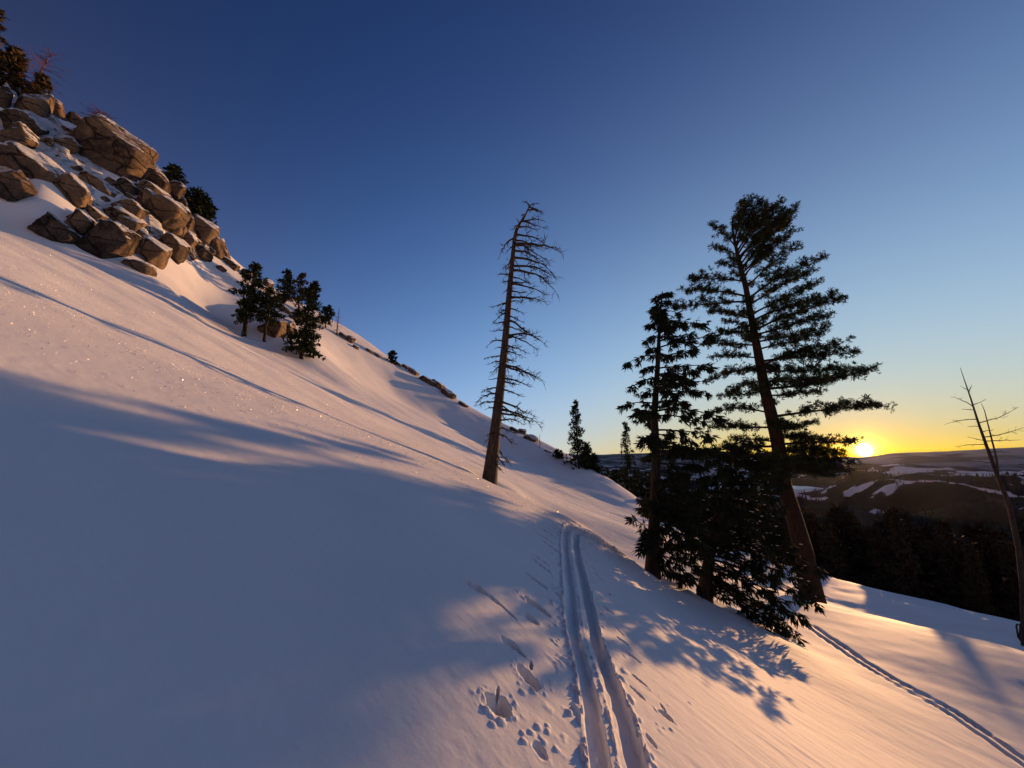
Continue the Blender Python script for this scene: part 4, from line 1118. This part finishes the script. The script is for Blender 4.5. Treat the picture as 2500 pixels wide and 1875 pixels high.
# rocks strewn along the shoulder and round the small pines
Z2 = lambda x, y: (500 + x / 2.765, 580 + y / 2.765)
Z3 = lambda x, y: (1100 + x / 2.212, 450 + y / 2.212)
STREWN = [
    (*Z2(465, 625), 30, 25, 5, -.2, 'dark boulder between the trunks of the small pines'), (*Z2(562, 630), 16, 24, -10, .22, 'snow-plastered upright rock right of the dark boulder among the pines'),
    (*Z2(420, 325), 12, 14, 10, .12, 'snow-capped rock peeping out behind the left pines'), (*Z2(505, 425), 14, 16, 20, .1, 'tilted brown rock behind the middle small pine'),
    (*Z2(545, 500), 18, 9, 30, .15, 'flat snowy slab above the dark boulder among the pines'), (*Z2(600, 545), 14, 10, 30, .05, 'small dark slab on the snow behind the small pines'), (*Z2(605, 650), 8, 12, 0, .1, 'pale pink rock at the foot of the tallest small pine'),
    (*Z2(15, 140), 7, 11, 30, -.1, 'small dark rock alone on the snow below the skyline rib'), (*Z2(110, 215), 11, 7, 30, -.05, 'small brown rock drifted over on the snow chute'),
    (*Z2(60, 70), 22, 26, -20, .0, 'tan rock rib at the top of the snow chute'), (*Z2(150, 160), 15, 10, 30, -.05, 'dark flat rock on the skyline above the chute'), (*Z2(195, 205), 11, 10, 20, -.05, 'square dark rock next along the skyline above the chute'), (*Z2(275, 250), 13, 12, 15, .0, 'grey skyline rock just left of the small pines'),
    (*Z2(930, 668), 11, 6, 30, .0, 'low rock at the foot of the small dead spruce'), (*Z2(975, 692), 11, 10, 30, .12, 'snow-streaked slab below the small dead spruce'), (*Z2(1018, 744), 7, 5, 20, -.1, 'small dark rock a little down the shoulder from the dead spruce'),
    (*Z2(1108, 768), 10, 4, 25, -.05, 'thin flat rock on the skyline halfway to the tiny conifer'), (*Z2(1165, 799), 8, 4, 25, -.05, 'thin dark rock on the skyline nearest the tiny conifer'),
    (*Z2(1308, 862), 8, 5, 25, -.05, 'brown rock just right of the tiny skyline conifer'), (*Z2(1348, 876), 8, 6, 25, -.05, 'squat skyline rock second from the tiny conifer'), (*Z2(1405, 912), 14, 10, 35, .1, 'snowy broken outcrop on the shoulder skyline'),
    (*Z2(1500, 972), 20, 8, 28, .05, 'long dark skyline ledge below the snowy broken outcrop'), (*Z2(1570, 1005), 22, 10, 30, .08, 'longest dark ledge on the shoulder skyline'), (*Z2(1640, 1062), 16, 12, 35, .0, 'rounded dark end of the skyline ledges'), (*Z2(1738, 1130), 12, 6, 30, .05, 'low rock on the skyline just left of the tall dead tree'),
    (*Z3(345, 1332), 11, 8, 25, -.1, 'dark rock on the skyline immediately right of the tall dead tree'), (*Z3(382, 1340), 9, 8, 10, .0, 'round grey rock between two skyline rocks right of the tall dead tree'), (*Z3(432, 1378), 14, 12, 25, .0, 'largest grey rock on the skyline right of the tall dead tree'), (*Z3(525, 1443), 8, 3, 20, .05, 'thin rock on the skyline left of the twin far conifers'),
    (1560, 1224, 9, 7, 10, -.15, 'small dark rock at the lower end of the shoulder beside the slimmer pine'),
]
for i, (px, py, w, h_, ti, cv, lab) in enumerate(STREWN):
    boulder('rock', px, py, w, h_, lab, ti, cv, None, 400 + i)

# ------------------------------------------------------------------ smaller and farther trees
def conifer(rng, H, R, cb=0.12, shape='cone', limbs=70, tuft=0.5, k=7, step=0.35, r0=None, droop=0.15, dead=False, lean=0.0, flag=0.0):
    """trunk (with its bare limbs) and crown of a conifer, base at the origin"""
    r0 = r0 or H * 0.016
    tr, cr = Acc(), Acc()
    n = 10; z = np.linspace(-0.4, H, n)
    path = np.c_[lean * (z / H) ** 2 * H + rng.normal(0, 0.006 * H, n), rng.normal(0, 0.006 * H, n), z]
    tr.add(*tube(path, np.linspace(r0 * 1.1, 0.01, n), 7))
    C, A = [], []
    for i in range(limbs):
        u = cb + (1 - cb) * (i + rng.random()) / limbs
        zz = u * H; S = np.array([np.interp(zz, z, path[:, 0]), np.interp(zz, z, path[:, 1]), zz])
        v = (u - cb) / (1 - cb)
        w = {'cone': (1 - v) ** 0.85, 'pine': (1 - v ** 2.2) * (0.55 + 0.45 * min(1, v * 3)), 'round': math.sqrt(max(0, 1 - (1.6 * v - 0.6) ** 2))}[shape] + 0.05
        an = rng.uniform(0, 2 * math.pi); L = R * w * rng.uniform(0.55, 1.15) * (1 + flag * math.cos(an))
        d = np.array((math.cos(an), math.sin(an), rng.uniform(-0.35, 0.1) - droop * (1 - v) + 0.5 * v * v))
        E = S + d * L
        pth = np.array([S, (S + E) / 2 + (0, 0, 0.06 * L), E])
        tr.add(*tube(pth, (r0 * 0.22, r0 * 0.15, 0.006), 3))
        if dead:
            for q in range(3):
                f = rng.uniform(.4, 1); p0 = S + (E - S) * f; e = p0 + d * L * .25 + rng.normal(0, .12 * L, 3); tr.add(*tube(np.array([p0, (p0 + e) / 2, e]), (r0 * .1, r0 * .07, 0.004), 3))
            continue
        m = max(2, int(L / step))
        t = np.linspace(0.25, 1.0, m)[:, None]
        q = S + (E - S) * t
        for rep in range(2):
            side = np.array((-math.sin(an), math.cos(an), 0)) * rng.uniform(-0.32, 0.32, (m, 1)) * L * (1.1 - t)
            C.append(q + side + rng.normal(0, tuft * 0.18, (m, 3))); A.append(np.repeat(unit(d + (0, 0, -droop))[None], m, 0))
    if not dead:
        C = np.concatenate(C + [path[-1:]]); A = np.concatenate(A + [np.array([[0, 0, 1.0]])])
        V, Q = blades(rng, C, A, tuft * rng.uniform(0.6, 1.2, len(C)), k, 0.75, 0.30, droop)
        cr.add(V, Q)
    return tr, cr
def stand_tree(name, label, base, top, R, seed, cat='tree', group=None, needles=None, bark=None, **kw):
    """a tree from its foot to a photo pixel (or a height)"""
    rng = np.random.default_rng(seed)
    base = np.array(base, float)
    if isinstance(top, tuple):
        d = ray(*top); s = (base[0] ** 2 + base[1] ** 2) / (d[0] * base[0] + d[1] * base[1])
        tp = d * s; H = tp[2] - base[2]
    else: H = top
    root = link(name, None, None, None, tuple(base - (0, 0, 0.05)))
    tag(root, label, cat, group)
    tr, cr = conifer(rng, H, R, **kw)
    link('trunk', tr.mesh('trunk', True), bark or M_BARK, root)
    if cr.n: link('crown', cr.mesh('crown'), needles or M_NEEDLE, root)
    return root
def ground_at(px, t):
    d = ray(px, 1100); x, y = d[0] * t, d[1] * t
    return np.array((x, y, zat(x, y)))
# small pines on the left slope
stand_tree('pine_tree', 'leftmost of the small pines, with a thin second stem at its left', hit(596, 820), (616, 642), 1.35, 1, cb=.30, shape='pine', limbs=75, tuft=.42, k=9, step=.25, r0=.17)
stand_tree('pine_tree', 'slender small pine standing just left of the dark boulder', hit(645, 834), (657, 705), 1.25, 2, cb=.42, shape='pine', limbs=48, tuft=.42, k=9, step=.25, r0=.15)
stand_tree('pine_tree', 'small pine rising behind the dark boulder against the sky', hit(690, 745), (681, 656), 1.2, 3, cb=.22, shape='pine', limbs=55, tuft=.45, k=9, step=.27, r0=.14)
stand_tree('pine_tree', 'brownish half-dead pine behind the densest small pine', hit(725, 778), (735, 668), 1.1, 4, cb=.35, shape='pine', limbs=50, tuft=.42, k=8, step=.27, needles=M_NEEDLE_B, r0=.16)
stand_tree('pine_tree', 'densest of the small pines with branches hanging down to the snow', hit(737, 876), (760, 690), 1.75, 5, cb=.10, shape='cone', limbs=110, tuft=.45, k=9, step=.27, r0=.19, lean=.05)
stand_tree('pine_tree', 'little round-topped pine on the skyline right of the small pine group', hit(795, 800), (801, 749), 0.85, 6, cb=.30, shape='round', limbs=40, tuft=.45, k=9, step=.26, r0=.10)
stand_tree('dead_tree', 'small bare dead spruce on the skyline right of the small pines', hit(822, 818), (826, 748), 0.75, 7, cb=.12, limbs=60, dead=True, bark=M_RED, r0=.10)
stand_tree('conifer', 'tiny conifer alone on the shoulder skyline', hit(957, 886), (950, 857), 0.55, 8, cb=.05, shape='round', limbs=35, tuft=.45, k=8, step=.25, r0=.07)
stand_tree('pine_sapling', 'thin crooked sapling beside the leftmost small pine', hit(590, 822), (586, 738), .75, 9, cb=.45, shape='round', limbs=22, tuft=.36, k=8, step=.24, r0=.06, lean=-.06)
# trees on top of the crag
stand_tree('conifer', 'tall dark conifer cut by the left edge above the crag', P(-95, 225, 37.5), (-20, 5), 2.7, 11, cb=.02, shape='cone', limbs=90, tuft=.7, k=8, step=.4, needles=M_NEEDLE_B)
stand_tree('conifer', 'broad brownish conifer below the tall one on top of the crag', P(2, 240, 38.2), (34, 120), 2.2, 12, cb=.0, shape='cone', limbs=80, tuft=.65, k=8, step=.38, needles=M_NEEDLE_B)
stand_tree('conifer', 'small pointed conifer at the right end of the trees on the crag', P(92, 250, 39), (108, 185), 1.15, 13, cb=.0, shape='cone', limbs=55, tuft=.5, k=8, step=.32, needles=M_NEEDLE_B)
stand_tree('dead_tree', 'bare reddish dead tree bent to the right on top of the crag', P(72, 240, 38.8), (118, 138), 1.5, 14, cb=.25, shape='round', limbs=60, dead=True, bark=M_RED, lean=.16, flag=.5, r0=.15)
stand_tree('shrub', 'reddish leafless shrub on the ridge above the largest boulder', P(236, 312, 43), 2.3, 1.6, 15, cat='shrub', cb=.02, shape='round', limbs=90, dead=True, bark=M_RED, r0=.16)
stand_tree('conifer', 'pointed conifer on the skyline right of the largest boulder', P(418, 455, 45.5), (416, 402), 1.5, 16, cb=.0, shape='cone', limbs=60, tuft=.55, k=8, step=.35)
stand_tree('conifer', 'low dark conifer against the right end of the crag', P(468, 530, 46.8), (455, 458), 1.4, 17, cb=.0, shape='round', limbs=70, tuft=.55, k=8, step=.33)
stand_tree('conifer', 'bushy conifer with flagged branches at the right end of the crag', P(490, 545, 47.5), (488, 478), 1.4, 18, cb=.0, shape='pine', limbs=70, tuft=.55, k=8, step=.33)
# far conifers beyond the shoulder
stand_tree('fir_tree', 'tall slender fir beyond the shoulder, left of the two far firs', hit(1412, 1144), (1395, 980), 1.65, 21, cb=.10, shape='cone', limbs=120, tuft=.42, k=7, step=.34, lean=-.01)
stand_tree('fir_tree', 'shorter fir growing close against the right side of the tall far fir', ground_at(1432, 53), (1428, 1088), 1.5, 22, cb=.05, shape='cone', limbs=70, tuft=.5, k=7, step=.34)
stand_tree('fir_tree', 'low bushy fir at the right end of the far fir clump', ground_at(1448, 54), (1444, 1110), 1.4, 23, cb=.0, shape='cone', limbs=60, tuft=.5, k=7, step=.34)
stand_tree('fir_tree', 'thin spire-like fir standing alone against the yellow sky', ground_at(1530, 60), (1513, 1032), 1.75, 24, cb=.02, shape='cone', limbs=130, tuft=.45, k=7, step=.40, droop=.05)
stand_tree('conifer', 'tiny bush-like conifer on the skyline left of the far firs', hit(1363, 1119), (1361, 1100), 0.6, 25, cb=.0, shape='round', limbs=35, tuft=.4, k=8, step=.25)
stand_tree('dead_tree', 'tiny bare dead tree on the skyline right of the tall dead tree', hit(1318, 1092), (1315, 1056), 0.35, 26, cb=.2, limbs=26, dead=True, r0=.06)
_rng = np.random.default_rng(99)
ORD = 'first second third fourth fifth sixth seventh eighth ninth tenth eleventh twelfth thirteenth fourteenth fifteenth sixteenth'.split()
for i in range(16):
    px = 1462 + i * 9.5 + _rng.uniform(-3, 3); t = _rng.uniform(60, 78)
    b_ = ground_at(px, t); top = (px, 1166 - 26 * _rng.random() + 0.06 * (px - 1460))
    stand_tree('conifer', ORD[i] + ' from the left in the low dark row of conifers behind the shoulder', b_, top, _rng.uniform(1.3, 2.0), 500 + i, group='low row of conifers behind the shoulder', cb=.0, shape='cone', limbs=40, tuft=.7, k=6, step=.5)

# ------------------------------------------------------------------ forest below the slope
FOREST = []
def forest():
    rng = np.random.default_rng(202)
    protos = []
    for s in range(7):
        H = 17.0
        tr, cr = conifer(np.random.default_rng(900 + s), H, rng.uniform(2.3, 3.2), cb=rng.uniform(.06, .3), shape=('cone', 'pine')[s % 2], limbs=80, tuft=1.0, k=6, step=.7, r0=.24, droop=.2)
        protos.append((tr.mesh('trunk', True), cr.mesh('crown')))
    dtr, _ = conifer(np.random.default_rng(950), 14.0, 1.8, cb=.2, limbs=60, dead=True, r0=.2)
    dead = dtr.mesh('trunk', True)
    k = 0; tries = 0
    spots = []
    while len(spots) < 300 and tries < 14000:
        tries += 1
        r = math.exp(rng.uniform(math.log(35), math.log(165))); az = rng.uniform(13, 62)
        x, y = r * math.sin(math.radians(az)), r * math.cos(math.radians(az))
        z = zat(x, y)
        if z > -13: continue
        if any((x - a) ** 2 + (y - b) ** 2 < (1.5 + 0.014 * r) ** 2 for a, b, _ in spots): continue
        H = rng.uniform(12, 26)
        top_el = math.degrees(math.atan2(z + H, r))
        lim = -5.5 if az > 28 else -4.0
        if top_el > lim: 
            H = r * math.tan(math.radians(lim - rng.uniform(0.2, 3))) - z
            if H < 6: continue
        spots.append((x, y, z)); 
        root = link('conifer', None, None, None, (x, y, z - 0.1), rng.uniform(0, 6.28))
        s = H / 17.0; w = s * rng.uniform(0.85, 1.2)
        if len(spots) % 22 == 5:
            root.name = 'dead_tree'; tag(root, 'pale bare dead tree inside the dark forest below the slope', 'tree', 'dead trees in the forest below'); root.scale = (w, w, s * 1.1)
            link('trunk', dead, M_DEAD, root); continue
        root.scale = (w, w, s)
        tag(root, 'dark conifer in the shaded forest below the snow slope', 'tree', 'conifers of the forest below the slope')
        a, c = protos[rng.integers(len(protos))]
        link('trunk', a, M_BARK, root); link('crown', c, M_NEEDLE_F, root)
forest()
def far_forest():
    """woods across the valley, far too many to count"""
    rng = np.random.default_rng(303)
    n = 60000
    r = np.exp(rng.uniform(math.log(185), math.log(4800), n)); az = rng.uniform(8, 62, n)
    x, y = r * np.sin(np.radians(az)), r * np.cos(np.radians(az))
    m = forest_mask(x, y) + 0.175
    keep = (m > 0.27) | ((m > 0.10) & (rng.random(n) < 0.12))
    x, y, r, az = x[keep], y[keep], r[keep], az[keep]
    x, y, r, az = x[:26000], y[:26000], r[:26000], az[:26000]
    z = far_height(az, r); n = len(x)
    H = rng.uniform(9, 20, n); R = H * rng.uniform(.14, .2, n)
    th = np.arange(5) / 5 * 2 * np.pi
    ring = np.stack([np.cos(th), np.sin(th)], -1)
    c = np.c_[x, y, z]
    b1 = c[:, None] + np.concatenate([ring[None] * R[:, None, None], np.zeros((n, 5, 1)) + (H * .05)[:, None, None]], -1)
    t1 = c + np.c_[np.zeros((n, 2)), H * .72]
    b2 = c[:, None] + np.concatenate([ring[None] * R[:, None, None] * .68, np.zeros((n, 5, 1)) + (H * .42)[:, None, None]], -1)
    t2 = c + np.c_[np.zeros((n, 2)), H]
    V = np.concatenate([b1, t1[:, None], b2, t2[:, None]], 1).reshape(-1, 3)
    f = np.array([(i, (i + 1) % 5, 5) for i in range(5)] + [(6 + i, 6 + (i + 1) % 5, 11) for i in range(5)])
    T = (np.arange(n)[:, None, None] * 12 + f[None]).reshape(-1, 3)
    o = link('forest', mesh_from('forest', V, None, T), M_NEEDLE_D)
    tag(o, 'distant dark woods covering the valley and hillsides', None, None, 'stuff')
far_forest()

# ------------------------------------------------------------------ thin evening haze in the valley air
def haze():
    x0, x1, y0, y1, z0, z1 = -2500.0, 14500.0, -2500.0, 14500.0, -420.0, 420.0
    V = [(x, y, z) for x in (x0, x1) for y in (y0, y1) for z in (z0, z1)]
    Q = [(0, 1, 3, 2), (4, 6, 7, 5), (0, 4, 5, 1), (2, 3, 7, 6), (0, 2, 6, 4), (1, 5, 7, 3)]
    m = bpy.data.materials.new('haze'); m.use_nodes = True
    N, L = m.node_tree.nodes, m.node_tree.links
    N.remove(N['Principled BSDF'])
    v = N.new('ShaderNodeVolumePrincipled')
    v.inputs['Color'].default_value = (0.93, 0.92, 0.95, 1)
    v.inputs['Density'].default_value = HAZE_D
    v.inputs['Anisotropy'].default_value = 0.85
    L.new(v.outputs['Volume'], N['Material Output'].inputs['Volume'])
    o = link('haze', mesh_from('haze', V, Q), m)
    tag(o, 'thin evening haze over the valley', None, None, 'stuff')
HAZE_D = 8.0e-7
haze()
